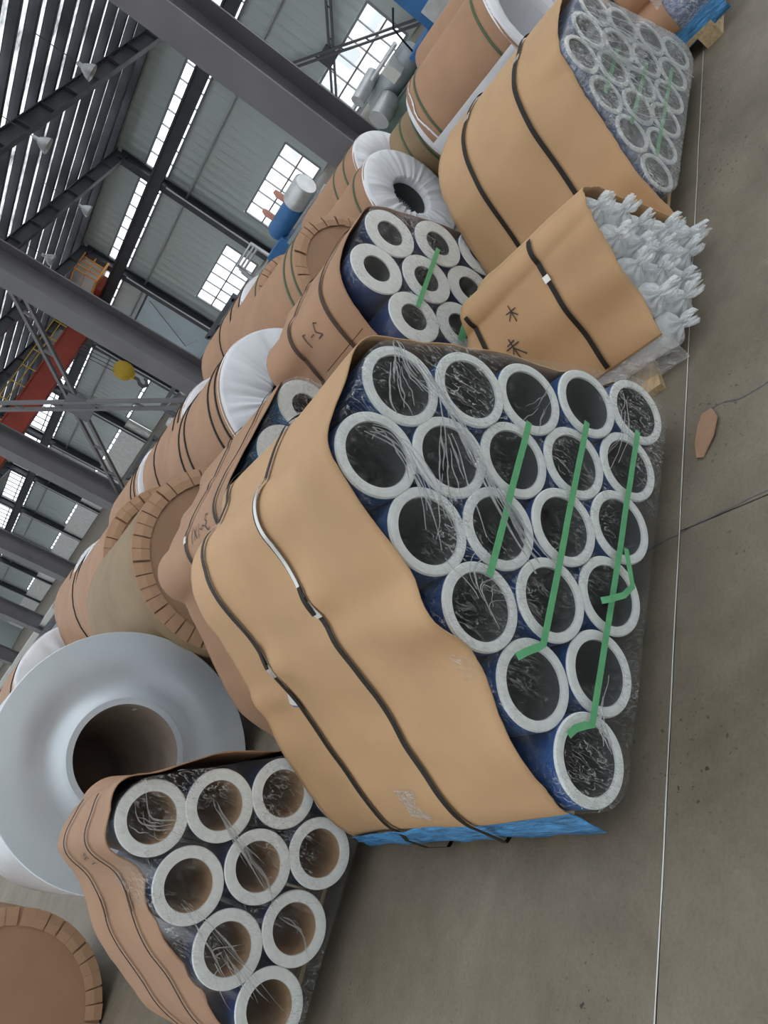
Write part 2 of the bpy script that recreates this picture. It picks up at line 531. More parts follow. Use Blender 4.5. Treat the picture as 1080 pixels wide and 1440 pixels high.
# the near bay's roof slopes the other way, same sheeting, added to cut sky light
structure(MB().add([(XC - 0.6, -20, 9.7), (-9, -20, 7.2), (-9, Y1W, 7.2), (XC - 0.6, Y1W, 9.7)], [(0, 1, 2, 3)]).build('ceiling.001', ROOFM))
q = MB()
for y0, y1 in [(-20 + 6 * i, -20 + 6 * i + 2.2) for i in range(19)]:
    q.box(-9.1, -9, y0, y1, 0, 7.3)
q.box(-9.1, -9, -20, 90, 0, 0.9); q.box(-9.1, -9, -20, 90, 3.6, 7.3)
structure(q.build('wall_left', WALLM))
structure(MB().box(-9, XW + 0.3, -20.2, -20, 0, 12).build('wall_front', WALLM))
NP = 20
for i in range(NP):
    x = XW - 0.35 - i * (XW - XC - 0.3) / NP
    z = zroof(x)
    q = MB()
    q.box(x - 0.03, x - 0.02, 3, Y1W, z - 0.02, z + 0.25)
    q.box(x - 0.03, x + 0.34, 3, Y1W, z + 0.23, z + 0.25)
    q.box(x - 0.03, x + 0.1, 3, Y1W, z - 0.02, z - 0.01)
    q.build('purlin', STEELD, roof, (0, 0, 0))
# crane runways
def runway(n, x, z0, z1, y0, y1):
    q = MB()
    q.box(x - 0.16, x + 0.16, y0, y1, z0, z0 + 0.03); q.box(x - 0.16, x + 0.16, y0, y1, z1 - 0.03, z1)
    q.box(x - 0.02, x + 0.02, y0, y1, z0, z1)
    q.box(x - 0.04, x + 0.04, y0, y1, z1, z1 + 0.06)
    return structure(q.build('trim_%d' % n, STEELD))
ti += 1; runway(ti, XW - 0.75, 4.88, 5.34, 8, 89)
# pipe along the wall
ti += 1
structure(MB().tube([(XW - 0.2, 8, 3.86), (XW - 0.2, 89, 3.98)], 0.045, 8).build('trim_%d' % ti, SILV))
# cross braces
def brace(n, x, ya, za, yb, zb, g=0.14):
    q = MB()
    for s_ in (-1, 1):
        dz = s_ * g
        q.bar((x, ya, za + dz), (x, yb, zb + dz), 0.07, 0.07)
    k = 7
    for i in range(1, k):
        t = i / k
        y = ya + (yb - ya) * t; z = za + (zb - za) * t
        q.bar((x, y, z - g), (x, y + 0.02, z + g), 0.03, 0.06)
    return structure(q.build('trim_%d' % n, STEELG))
ti += 1; b1 = brace(ti, XC, 12.3, 0.15, 17.9, 5.05)
ti += 1; brace(ti, XC + 0.02, 12.3, 4.55, 17.9, 0.75)
MB().box(XC - 0.03, XC + 0.05, 14.75, 15.45, 2.25, 2.85).build('gusset_plate', STEELD, b1)
ti += 1; b2 = brace(ti, XW - 0.3, 12.3, 0.0, 17.8, 3.75, 0.09)
ti += 1; brace(ti, XW - 0.28, 12.3, 3.6, 17.8, 0.0, 0.09)
MB().box(XW - 0.33, XW - 0.25, 14.9, 15.5, 1.6, 2.1).build('gusset_plate', STEELD, b2)
for (yy, zz) in ((42.3, 0.2), (54.3, 0.2)):
    pass

# pale sheet door in the fourth bay, blue post beside it
dr = structure(MB().box(XW - 0.14, XW - 0.06, 30.45, 33.0, 0, 3.6).build('door_1', mat('door_sheet', (0.5, 0.6, 0.66), 0.3, 0.2, 0.08, 1)))
q = MB()
q.bar((XW - 0.15, 30.45, 3.6), (XW - 0.15, 33.0, 3.6), 0.09); q.bar((XW - 0.15, 30.45, 0), (XW - 0.15, 30.45, 3.6), 0.09); q.bar((XW - 0.15, 33, 0), (XW - 0.15, 33, 3.6), 0.09)
q.build('door_frame', STEELD, dr)
q = MB(); q.bar((XW - 0.16, 30.9, 3.4), (XW - 0.16, 32.5, 0.9), 0.05); q.bar((XW - 0.16, 31.6, 0.6), (XW - 0.16, 32.5, 0.9), 0.05)
q.build('door_stay', SILV, dr)
ti += 1; structure(MB().box(XW - 0.3, XW - 0.06, 34.75, 35.1, 0, 3.75).build('trim_%d' % ti, BLUEP))
# overhead crane
cr = thing('overhead_crane', 'red bridge crane girder with yellow handrails under the roof', 'crane', (17, 32, 4.88))
q = MB(); q.box(9.4, 24.4, 31.75, 32.25, 4.95, 5.8); q.box(9.4, 24.4, 31.65, 32.35, 5.78, 5.84); q.box(9.4, 24.4, 31.65, 32.35, 4.9, 4.96)
q.build('girder', REDP, cr)
q = MB(); q.box(9.4, 24.4, 33.2, 33.6, 5.0, 5.75); q.build('girder', REDP, cr)
q = MB(); q.box(24.2, 25.1, 30.6, 35.0, 5.36, 5.75); q.build('end_carriage', REDP, cr)
q = MB()
for i in range(16):
    x = 9.8 + i * 0.95
    q.bar((x, 31.55, 5.8), (x, 31.55, 6.4), 0.035)
for z in (6.1, 6.4):
    q.bar((9.8, 31.55, z), (24.05, 31.55, z), 0.035)
q.build('handrail', YELL, cr)
q = MB()
for i in range(5):
    x = 24.0 + i * 0.28
    q.bar((x, 29.9, 5.7), (x, 29.9, 6.7), 0.05)
for z in (6.2, 6.7):
    q.bar((24, 29.9, z), (25.1, 29.9, z), 0.05); q.bar((24, 29.9, z), (24, 31.2, z), 0.05)
q.box(23.9, 25.2, 29.8, 31.2, 5.6, 5.7)
q.build('service_platform', ORAN, cr)
hk = thing('crane_hook_block', 'yellow pulley block with steel hook hanging from the red crane', 'crane hook', (22.3, 32, 2.1))
q = MB(); q.lathe([(0.0, -0.2), (0.4, -0.2), (0.42, -0.12), (0.42, 0.12), (0.4, 0.2), (0, 0.2)], 28)
q.v = [(x + 22.35, y + 32, z * 1.15 + 3.3) for x, y, z in q.v]
q.build('pulley_housing', YELL, hk)
q = MB(); q.box(22.15, 22.5, 31.9, 32.1, 2.75, 3.1); q.build('shackle', YELL, hk)
q = MB(); q.tube([(22.32, 32, 2.8), (22.32, 32, 2.55), (22.15, 32, 2.4), (22.1, 32, 2.2), (22.28, 32, 2.08), (22.5, 32, 2.2), (22.52, 32, 2.35)], [0.08, 0.08, 0.09, 0.1, 0.09, 0.07, 0.03], 8)
q.build('hook', STEELG, hk)
q = MB()
for dx in (-0.3, -0.1, 0.12, 0.32):
    q.tube([(22.35 + dx, 32, 3.5), (22.35 + dx, 32.2, 5.5)], 0.018, 6)
q.build('wire_rope', STEELD, hk)
hk.location = (21.9, 32, 1.6)

# high-bay lamps under the roof
for i_, (lx, ly, lz, ll) in enumerate([(18.2, 15.4, 6.6, 'high-bay lamp hanging by the first rafter near the top edge'), (16.6, 16.9, 6.7, 'high-bay lamp hanging close under the purlins, first from the left end'), (21.0, 23.0, 6.2, 'high-bay lamp hanging before the second rafter'), (19.5, 24.6, 6.5, 'high-bay lamp hanging behind the second rafter')]):
    t = thing('high_bay_lamp', ll, 'lamp', (lx, ly, lz), 0, 'high-bay lamps')
    q = MB(); q.lathe([(0.23, 0), (0.2, 0.1), (0.1, 0.26), (0.06, 0.3), (0.06, 0.42), (0.001, 0.43)], 20)
    q.v = [(x + lx, z + ly, y + lz) for x, y, z in q.v]
    q.build('shade', SILV, t)
    MB().tube([(lx, ly, lz + 0.42), (lx, ly, zroof(lx) + 0.31)], 0.012, 6).build('drop_rod', STEELD, t)
# pale block outside the windows
structure(MB().box(XW + 0.4, 140, -40, 150, 0.0, 0.02).build('ground', mat('added_pale_ground', (0.75, 0.75, 0.74), 0.8)))  # bright slab added so the view through the windows turns white
fb = thing('apartment_building', 'pale apartment block seen outside through the wall windows', 'building', (46, 22, 0))
MB().box(44, 54, 4, 34, 0, 4.4).build('wall', FACADE, fb)
for i in range(9):
    MB().box(43.95, 44.02, 13 + i * 2.4, 14.2 + i * 2.4, 0.6, 2.0).build('window', DARKG, fb)

# ---------------------------------------------------------------- coils
def coil(name, label, X, Y, R, L, kind, straps=(), strap_mat=None, body=None, rh=None, tabs=44, group='coils behind the bundles', detail=True):
    root = thing(name, label, 'coil', (X, Y + L / 2, 0), 0, group)
    root['_local'] = 1
    body = body or KRAFT2
    rh = rh or R * 0.4
    off = Vector((0, -L / 2, R))
    sd = random.random() * 50
    n = 72 if detail else 40
    def wob(a, i, r, y):
        return r + 0.006 * noise.noise((math.cos(a) * 2 + sd, math.sin(a) * 2, y * 3)), y
    if kind == 'bare':
        q = MB()
        q.lathe([(rh + 0.035, 0.0), (rh + 0.06, 0.006), (rh + 0.1, 0.02), (rh + 0.15, 0.022), (rh + 0.21, 0.008), (rh + 0.26, 0.0), (R * 0.85, 0.0), (R - 0.004, 0.0)], 96)
        q.lathe([(rh, -0.004), (rh + 0.035, -0.004)], 96); q.lathe([(rh + 0.035, -0.004), (rh + 0.035, 0.0)], 96)
        q.lathe([(R - 0.004, 0.0), (R, 0.004)], 96); q.lathe([(R, 0.004), (R, L)], 96); q.lathe([(R, L), (rh, L)], 96)
        q.build('wound_sheet', ALU, root, off)
        MB().lathe([(rh, -0.004), (rh, L * 0.62), (rh - 0.03, L * 0.62), (rh - 0.03, L), (rh - 0.12, L), (0.001, L + 0.002)], 64).build('core_sleeve', CORE_D, root, off)
        q = MB(); a = math.radians(8)
        q.add([((rh - 0.001) * math.cos(a + da), y, (rh - 0.001) * math.sin(a + da)) for y in (0.1, 0.17) for da in (-0.02, 0.05)], [(0, 1, 3, 2)])
        q.build('paper_label', CHALK, root, off)
        return root
    def bodyprof():
        return [(R - 0.004, 0.0), (R, 0.006)] + [(R, L * t / 10) for t in range(1, 10)] + [(R, L - 0.006), (R - 0.01, L), (rh, L)]
    MB().lathe(bodyprof(), n, wob).build('paper_wrap', body, root, off)
    if kind == 'white':
        rr = [R + 0.004, R - 0.01] + [R + (rh - R) * t / 14 for t in range(1, 14)] + [rh + 0.004, rh - 0.01, rh - 0.015]
        yy = [0.02, -0.012] + [-0.014 - 0.02 * math.sin(PI * t / 14) for t in range(1, 14)] + [-0.01, 0.06, 0.4 * L]
        def wr(a, i, r, y):
            if 1 < i < 16:
                w = noise.noise((math.cos(a) * 7 + sd, math.sin(a) * 7, r * 1.2)) + 0.8 * noise.noise((math.cos(a) * 15 + sd, math.sin(a) * 15, r * 1.2))
                y += 0.03 * min(1, (R - rh) / 0.35) ** 2 * w * (0.35 + 0.65 * (R - r) / (R - rh))
            return r, y
        MB().lathe(list(zip(rr, yy)), 160 if detail else 64, wr).build('white_end_film', WHITEP, root, off)
        MB().lathe([(rh - 0.012, 0.05), (rh - 0.012, L - 0.02)], 48).build('core', WHITEP if rh > 0.3 else CORE_G, root, off)
    elif kind == 'tabs':
        if body is KRAFT3:
            body = KRAFT2
        MB().lathe([(R - 0.003, 0.0), (R * 0.5, 0.001), (0.001, 0.0)], n).build('end_disc', body, root, off)
        w0 = 2 * PI * R / tabs * 0.9; w1 = w0 * 0.84; r0, r1 = R + 0.002, R * 0.835
        q = MB()
        vs = []
        for y in (-0.004, -0.0075):
            vs += [(r0, y + 0.006, -w0 / 2), (r0, y + 0.006, w0 / 2), ((r0 + r1) / 2, y - 0.003, w0 * 0.47), (r1, y, w1 / 2), (r1, y, -w1 / 2), ((r0 + r1) / 2, y - 0.003, -w0 * 0.47)]
        q.add(vs, [(0, 1, 2, 5), (5, 2, 3, 4), (6, 11, 8, 7), (11, 10, 9, 8), (0, 6, 7, 1), (1, 7, 8, 2), (2, 8, 9, 3), (3, 9, 10, 4), (4, 10, 11, 5), (5, 11, 6, 0)])
        me = q.mesh('paper_tab', TABM)
        for i in range(tabs):
            o = link('paper_tab', me, root, off + Vector((0, -0.002 - random.random() * 0.01, 0)))
            o.rotation_euler = (0, -2 * PI * i / tabs + random.uniform(-0.012, 0.012), random.uniform(-0.012, 0.004))
    for y in straps:
        MB().lathe([(R + 0.001, y), (R + 0.008, y), (R + 0.008, y + 0.019), (R + 0.001, y + 0.019)], n, lambda a, i, r, yv: (r + 0.006 * noise.noise((math.cos(a) * 2 + sd, math.sin(a) * 2, yv * 3)), yv)).build('strap', strap_mat or STRAP, root, off)
    return root

coil('bare_coil', 'bare grey aluminium coil with big open core, unwrapped', 0.90, 4.63, 0.716, 1.25, 'bare', rh=0.29)
coil('wrapped_coil', 'kraft coil with dark filmed wrap and a ring of folded tabs behind the big bundle', 2.24, 4.51, 0.636, 1.2, 'tabs', body=KRAFT3, tabs=46)
coil('wrapped_coil', 'kraft coil with white pleated end film showing a fan of creases, black strapped', 3.55, 4.39, 0.63, 1.2, 'white', (0.06, 0.2, 0.72, 0.86), rh=0.24)
coil('wrapped_coil', 'kraft coil with slit paper tabs and green straps behind the thick-walled rolls', 4.8, 4.2, 0.605, 1.05, 'tabs', (0.04, 0.17), STRAPG, tabs=52)
coil('wrapped_coil', 'kraft coil with white end film around a wide dark core, green strapped', 6.05, 4.18, 0.492, 1.05, 'white', (0.16,), STRAPG, rh=0.19)
coil('wrapped_coil', 'kraft coil with white film standing behind the wide-cored white one', 7.3, 4.92, 0.526, 1.2, 'white', (0.2, 0.42), STRAPG, rh=0.2)
lr = coil('wrapped_coil', 'long kraft roll with thin white end ring and open white lined bore', 6.75, 2.72, 0.5, 1.06, 'white', (0.12, 0.92), STRAPG, rh=0.36)
q = MB(); rows = []
for j in range(20):
    y = 0.02 + j * 0.055
    rows.append([((0.512 + 0.01 * noise.noise((j * 0.5, a * 0.2, 0))) * math.cos(math.radians(a)) + 6.75, y + 2.72, 0.5 + 0.512 * math.sin(math.radians(a))) for a in range(170, 190, 3)])
q.grid(rows); q.v = [(x - 6.75, y - 3.25, z) for x, y, z in q.v]
q.build('white_sheet_edge', WHITEP, lr, (0, 0, 0))
q = MB()
q.lathe([(0.505, 1.0), (0.49, 1.06), (0.46, 1.12), (0.42, 1.15)], 48, lambda a, i, r, y: (r, y + (0.05 * noise.noise((math.cos(a) * 2.5, math.sin(a) * 2.5, 3)) if i == 0 else 0)))
q.build('torn_end_film', WHITEP, lr, (0, -0.53, 0.5))
coil('wrapped_coil', 'small grey-brown coil with green strap between the long roll and white wide-cored coil', 6.99, 3.92, 0.42, 0.5, 'white', (0.12, 0.3), STRAPG, body=KRAFT3, rh=0.2, detail=False)
coil('wrapped_coil', 'kraft coil beside the blue machine, past the long roll', 8.0, 2.95, 0.5, 1.2, 'white', (0.3,), STRAPG, rh=0.36)
coil('wrapped_coil', 'kraft coil with white end sliver, second behind the fan-creased coil', 4.05, 5.77, 0.635, 1.2, 'white', (0.1, 0.24, 0.8), detail=False)
coil('wrapped_coil', 'kraft coil with white end sliver, third in the row behind the fan-creased coil', 4.2, 7.4, 0.636, 1.2, 'white', (0.1, 0.24), detail=False)
coil('wrapped_coil', 'plain kraft tabbed coil tucked right behind the dark filmed one', 2.75, 5.95, 0.662, 1.05, 'tabs', tabs=44)
coil('wrapped_coil', 'kraft coil with thin white rim beyond the tucked tabbed coil', 2.87, 7.08, 0.66, 1.05, 'white', (0.12, 0.3), detail=False)
coil('wrapped_coil', 'kraft coil with white pleated end rising behind the bare grey coil', 2.06, 8.17, 0.671, 1.2, 'white', (0.15,), detail=True)
coil('wrapped_coil', 'kraft coil with white end film above the green strapped tabbed coil', 5.85, 6.1, 0.631, 1.2, 'white', (0.05, 0.28, 0.6), detail=False)
coil('wrapped_coil', 'slit-tabbed kraft coil peeking over the green strapped tabbed coil', 5.35, 5.28, 0.62, 0.75, 'tabs', (0.05,), STRAPG, tabs=52)
coil('wrapped_coil', 'reddish kraft coil beyond the white pleated end, black strapped', 3.45, 8.75, 0.65, 1.1, 'white', (0.2,), detail=False)
coil('wrapped_coil', 'kraft coil farthest back in the row by the stacked steel', 2.3, 9.75, 0.63, 1.3, 'tabs', tabs=40, body=KRAFT3)
coil('wrapped_coil', 'shaded kraft coil with flat tabs on the floor beside the small bundle', -0.5, 5.66, 0.592, 1.2, 'tabs', tabs=40)

# ---------------------------------------------------------------- tube bundles
def tube_proto(D, ri, L, sleeve, core, cap):
    R = D / 2
    a = MB().lathe([(ri, 0.012), (ri + 0.002, 0.0), ((ri + R) / 2, -0.001), (R - 0.004, 0.0), (R - 0.0005, 0.005), (R - 0.0005, 0.008)], 56).flat().mesh('end_ring', RING)
    b = MB().lathe([(R, 0.007), (R, L)], 40).mesh('film_sleeve', sleeve)
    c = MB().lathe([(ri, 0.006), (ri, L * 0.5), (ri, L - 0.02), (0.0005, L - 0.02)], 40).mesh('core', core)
    return (a, b, c)
ORD = ['first', 'second', 'third', 'fourth', 'fifth', 'sixth']
def tubes(proto, cs, R, L, rz, what, rowname, group):
    rows = {}
    for (x, y, z, r) in cs:
        rows.setdefault(r, []).append((x, y, z))
    for r, l in rows.items():
        l.sort()
        for i, (x, y, z) in enumerate(l):
            pos = ORD[i] + ' from the near end' if len(l) > 1 else 'alone at the top'
            t = thing('aluminium_tube', '%s, %s, %s' % (what, rowname[r], pos), 'tube', (x - math.sin(rz) * L / 2, y + math.cos(rz) * L / 2, z - R), rz, group)
            for nm, me in zip(('end_ring', 'film_sleeve', 'core'), proto):
                link(nm, me, t, (0, -L / 2, R))

def hull(cs, R, n=200):
    """rounded outline around circles (x, z) of radius R"""
    raw = []
    for k in range(720):
        a = 2 * PI * k / 720
        dx, dz = math.cos(a), math.sin(a)
        bx, bz = max(cs, key=lambda c: c[0] * dx + c[1] * dz)
        raw.append((bx + R * dx, bz + R * dz))
    L = [0]
    for i in range(720):
        p, q_ = raw[i], raw[(i + 1) % 720]
        L.append(L[-1] + math.hypot(p[0] - q_[0], p[1] - q_[1]))
    out = []; j = 0
    for k in range(n):
        t = L[-1] * k / n
        while L[j + 1] < t:
            j += 1
        f = (t - L[j]) / max(1e-9, L[j + 1] - L[j])
        p, q_ = raw[j], raw[(j + 1) % 720]
        out.append((p[0] + (q_[0] - p[0]) * f, p[1] + (q_[1] - p[1]) * f))
    return out

def front_film(root, cs2, R, yfun, m_, amp=0.008, gap=0.014, wrap=0.22, bunch=None, N=220, seed=0, zmin=0.03):
    H_ = hull(cs2, R + 0.006, N)
    cx = sum(p[0] for p in H_) / N; cz = sum(p[1] for p in H_) / N
    rows = []
    ts = [0.02 + 0.98 * i / 46 for i in range(47)]
    for t in ts:
        row = []
        for (hx, hz) in H_:
            x, z = cx + (hx - cx) * t, cz + (hz - cz) * t
            d = noise.noise((x * 7 + seed, z * 7, 0.3)) + 0.7 * abs(noise.noise((x * 17 + seed, z * 11, 4.1))) + 0.4 * noise.noise((x * 40, z * 30 + seed, 1))
            k = 1.0
            if bunch:
                k += 2.2 * max(0, 1 - math.hypot(x - bunch[0], z - bunch[1]) / bunch[2])
            y = yfun(x) - gap - amp * d * k * (1 if t < 0.97 else 0.4)
            row.append((x, y, max(z, zmin)))
        rows.append(row + [row[0]])
    for w in (0.015, wrap * 0.3, wrap * 0.6, wrap):
        row = []
        for i, (hx, hz) in enumerate(H_):
            o = 0.001 + 0.002 * noise.noise((i * 0.11 + seed, w * 9, 0))
            l = math.hypot(hx - cx, hz - cz)
            x, z = hx + (hx - cx) / l * o, hz + (hz - cz) / l * o
            row.append((x, yfun(x) + w, max(z, zmin)))
        rows.append(row + [row[0]])
    return MB().grid(rows).build('film_front', m_, root)

class Cover:
    """kraft sheet draped over a bundle: front and back section (x, y, z), right foot -> top -> left foot"""
    def __init__(s, front, back, amp=0.008, seed=0.0, sag=0.0, cs=(), R=0.1, rz=0.0):
        s.cs, s.R, s.rz = cs, R, rz
        s.bumps = []
        s.F, s.B, s.amp, s.seed, s.sag = front, back, amp, seed, sag
    def raw(s, u, v):
        f, b = catmull(s.F, u), catmull(s.B, u)
        return Vector(tuple(f[i] + (b[i] - f[i]) * v for i in range(3)))
    def nrm(s, u, v):
        a, b = s.raw(max(0, u - 0.01), v), s.raw(min(1, u + 0.01), v)
        t = (b - a)
        return Vector((t.z, 0, -t.x)).normalized()
    def pt(s, u, v, off=0.0):
        p = s.raw(u, v)
        d = s.amp * (noise.noise((p.x * 3 + s.seed, p.y * 2.2, p.z * 3)) + 0.45 * noise.noise((p.x * 8 + s.seed, p.y * 3, p.z * 8)))
        for (bu, by, ba, ru, ry) in s.bumps:
            d += ba * math.exp(-((u - bu) / ru) ** 2 - ((p.y - by) / ry) ** 2)
        d += s.sag * math.sin(u * 38 + s.seed) * (0.4 + 0.6 * (1 - v))
        n = s.nrm(u, v)
        p = p + n * d
        if s.cs:   # rest on the tubes underneath
            for it in range(2):
                for c in s.cs:
                    cx = c[0] - s.rz * (p.y - c[1])
                    dx, dz = p.x - cx, p.z - c[2]
                    r = math.hypot(dx, dz)
                    if r < s.R + 0.014:
                        k = (s.R + 0.014) / max(r, 1e-4)
                        p.x, p.z = cx + dx * k, c[2] + dz * k
        return p + n * off
    def v_at(s, u, y):
        f, b = catmull(s.F, u), catmull(s.B, u)
        return (y - f[1]) / (b[1] - f[1])
    def sheet(s, root, m_, n=90, k=36, jag=0.006, name='paper_sheet'):
        rows = []
        for j in range(k + 1):
            v = j / k
            row = []
            for i in range(n + 1):
                u = i / n
                p = s.pt(u, v)
                if j in (0, k):
                    p.y += jag * noise.noise((u * 23 + s.seed, v, 2)) + jag * 0.7 * noise.noise((u * 60 + s.seed, v, 7))
                row.append(p)
            rows.append(row)
        o = MB().grid(rows).build(name, m_, root)
        sl = o.modifiers.new('thickness', 'SOLIDIFY'); sl.thickness = 0.004; sl.offset = 0
        return o
    def strap(s, root, y0, u0, u1, m_, w=0.02, tail=None, dy=0.0, name='strap', n=110, off=0.011):
        rows = []
        for i in range(n + 1):
            u = u0 + (u1 - u0) * i / n
            yy = y0 + dy * i / n
            a = s.pt(u, s.v_at(u, yy), off); nn = s.nrm(u, s.v_at(u, yy))
            rows.append([a + Vector((0, -w / 2, 0)), a + Vector((0, w / 2, 0)), a + nn * 0.0018 + Vector((0, w / 2, 0)), a + nn * 0.0018 + Vector((0, -w / 2, 0)), a + Vector((0, -w / 2, 0))])
        if tail:
            for t in tail:
                a = Vector(t)
                rows.append([a + Vector((0, -w / 2, 0)), a + Vector((0, w / 2, 0)), a + Vector((-0.002, w / 2, 0)), a + Vector((-0.002, -w / 2, 0)), a + Vector((0, -w / 2, 0))])
        return MB().grid(rows, False).build(name, m_, root)
    def clip(s, strap, y, u, w=0.03, l=0.02, m_=None):
        rows = []
        for i in range(5):
            uu = u - l / 2 + l * i / 4
            a = s.pt(uu, s.v_at(uu, y), 0.0145)
            rows.append([a + Vector((0, -w / 2, 0)), a + Vector((0, w / 2, 0))])
        o = MB().grid(rows, False).build('steel_clip', m_ or STEEL, strap)
        sl = o.modifiers.new('thickness', 'SOLIDIFY'); sl.thickness = 0.003
        return o
    def ink(s, root, strokes, y0, u0, sy, su, w=0.006, m_=None, name='handwriting'):
        """pen strokes in (across, along) sheet coordinates"""
        q = MB()
        for st in strokes:
            pts = []
            for k in range(len(st) * 5 - 4):
                i, f = k // 5, (k % 5) / 5
                a = st[i]; b = st[min(i + 1, len(st) - 1)]
                pts.append((a[0] + (b[0] - a[0]) * f, a[1] + (b[1] - a[1]) * f))
            rows = []
            for (a, b) in pts:
                u = u0 + b * su; y = y0 + a * sy
                rows.append(s.pt(u, s.v_at(u, y), 0.006))
            for i in range(len(rows) - 1):
                d = rows[i + 1] - rows[i]
                if d.length < 1e-6:
                    continue
                c = d.normalized().cross(s.nrm(u0, 0.5)) * w / 2
                q.add([rows[i] + c, rows[i] - c, rows[i + 1] - c, rows[i + 1] + c], [(0, 1, 2, 3)])
        return q.build(name, m_ or INK, root)

def pallet(label, x0, x1, y0, y1, h=0.1, group='wooden pallets'):
    root = thing('pallet', label, 'pallet', ((x0 + x1) / 2, (y0 + y1) / 2, 0), 0, group)
    for yy in (y0 + 0.05, (y0 + y1) / 2, y1 - 0.05):
        for xx in (x0 + 0.06, (x0 + x1) / 2, x1 - 0.06):
            MB().box(xx - 0.06, xx + 0.06, yy - 0.05, yy + 0.05, 0.018, h - 0.02).build('block', WOOD, root)
        MB().box(x0, x1, yy - 0.05, yy + 0.05, 0.0, 0.018).build('bottom_board', WOOD, root)
    n = max(3, int((x1 - x0) / 0.2))
    for i in range(n):
        xx = x0 + 0.05 + (x1 - x0 - 0.1) * i / (n - 1)
        MB().box(xx - 0.05, xx + 0.05, y0, y1, h - 0.02, h).build('deck_board', WOOD, root)
    return root

def tape(root, pts, yfun, gap, w=0.021, m_=GREEN, name='green_tape'):
    rows = []
    for i in range(len(pts)):
        x, z, dy = pts[i]
        a = pts[max(0, i - 1)]; b = pts[min(len(pts) - 1, i + 1)]
        t = Vector((b[0] - a[0], 0, b[1] - a[1])).normalized()
        nv = Vector((-t.z, 0, t.x)) * w / 2
        c = Vector((x, yfun(x) - gap - dy, z))
        rows.append([c + nv, c - nv])
    o = MB().grid(rows, False).build(name, m_, root)
    sl = o.modifiers.new('thickness', 'SOLIDIFY'); sl.thickness = 0.0015
    return o
def tline(x0, z0, x1, z1, n=14, dy=0.0):
    return [(x0 + (x1 - x0) * i / n, z0 + (z1 - z0) * i / n, dy + 0.003 * noise.noise((x0 + i * 0.4, z0, 0))) for i in range(n + 1)]

FOLD_HIGHLIGHT = film_mat('fold_highlight', 0.6, 0.35, milky=0.75, scale=20)
def fold_highlights(root, path, yfun, gap, n, spread, wmax, seed):  # pale ribbons painted as bright highlights along the film's folds
    rr = random.Random(seed)
    for k in range(n):
        a, b = sorted((rr.uniform(0, 0.6), rr.uniform(0.35, 1.0)))
        if b - a < 0.2:
            b = min(1, a + 0.25)
        ox, oz = rr.gauss(0, spread), rr.gauss(0, spread)
        w = rr.uniform(0.3, 1) ** 2 * wmax * 1.9
        rows = []
        for i in range(15):
            t = i / 14
            p = catmull(path, a + (b - a) * t); p2 = catmull(path, min(1, a + (b - a) * t + 0.02)); p1 = catmull(path, max(0, a + (b - a) * t - 0.02))
            d = Vector((p2[0] - p1[0], 0, p2[1] - p1[1])).normalized()
            wv = 0.012 * noise.noise((t * 2.5, k * 3.1 + seed, 0)); hw = w * math.sin(PI * min(1, t + 0.03)) * (0.6 + 0.5 * noise.noise((t * 6, k, seed))) / 2 + 0.0004
            nv = Vector((-d.z, 0, d.x))
            c = Vector((p[0] + ox * (0.4 + t), 0, p[1] + oz * (0.4 + t))) + nv * wv
            c.y = yfun(c.x) - gap - 0.004 * abs(noise.noise((t * 4, k, 7)))
            rows.append([c + nv * hw, c + Vector((0, -0.0025, 0)), c - nv * hw])
        MB().grid(rows).build('fold_highlight', FOLD_HIGHLIGHT, root)

# ---- big bundle in the middle -------------------------------------------------
RA = 0.1212
A_rows = [(0.230, [1.892, 1.661, 1.425, 1.185, 0.942, 0.699]), (0.439, [1.783, 1.546, 1.307, 1.066, 0.820]), (0.650, [1.658, 1.424, 1.184, 0.942]), (0.853, [1.549, 1.304, 1.063]), (1.055, [1.422, 1.184])]
yA = lambda x: 1.449 + (1.906 - x) * 0.0386
jit = random.Random(3)
A_cs = [(x, yA(x) + jit.uniform(-0.006, 0.006), z, r) for r, (z, xs) in enumerate(A_rows) for x in xs]
LA = 1.03
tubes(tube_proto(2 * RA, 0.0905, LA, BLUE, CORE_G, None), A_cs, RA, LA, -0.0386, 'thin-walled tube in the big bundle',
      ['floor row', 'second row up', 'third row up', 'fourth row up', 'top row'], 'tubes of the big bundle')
fa = thing('stretch_film', 'crinkled clear film over the tube ends of the big bundle', 'plastic film', (1.3, 1.44, 0.1))
front_film(fa, [(c[0], c[2]) for c in A_cs], RA, yA, FILM, 0.007, 0.016, 0.07, (1.25, 1.1, 0.3), seed=2)
tape(fa, tline(1.545, 0.652, 1.012, 0.668), yA, 0.03)
tape(fa, tline(1.685, 0.446, 0.912, 0.462) + [(0.895, 0.48, 0.0), (0.87, 0.51, 0.0), (0.845, 0.535, 0.0)], yA, 0.03)
tape(fa, tline(1.785, 0.238, 0.775, 0.262, 20) + [(0.765, 0.285, 0.0), (0.745, 0.315, 0.0), (0.72, 0.335, 0.0)], yA, 0.03)
tape(fa, [(1.33, 0.232, 0.004), (1.26, 0.215, 0.012), (1.21, 0.205, 0.02), (1.165, 0.235, 0.022), (1.135, 0.275, 0.015), (1.12, 0.30, 0.006)], yA, 0.034, 0.019)
P_ = [(1.50, 1.06), (1.40, 0.89), (1.27, 0.73), (1.16, 0.58), (1.11, 0.5)]
fold_highlights(fa, P_, yA, 0.03, 16, 0.012, 0.008, 3)
fold_highlights(fa, [(1.54, 1.0), (1.36, 0.92), (1.18, 0.83), (1.02, 0.74)], yA, 0.03, 10, 0.025, 0.006, 5)
fold_highlights(fa, [(1.20, 1.13), (1.22, 1.02), (1.13, 0.90), (1.02, 0.82)], yA, 0.034, 14, 0.03, 0.006, 8)
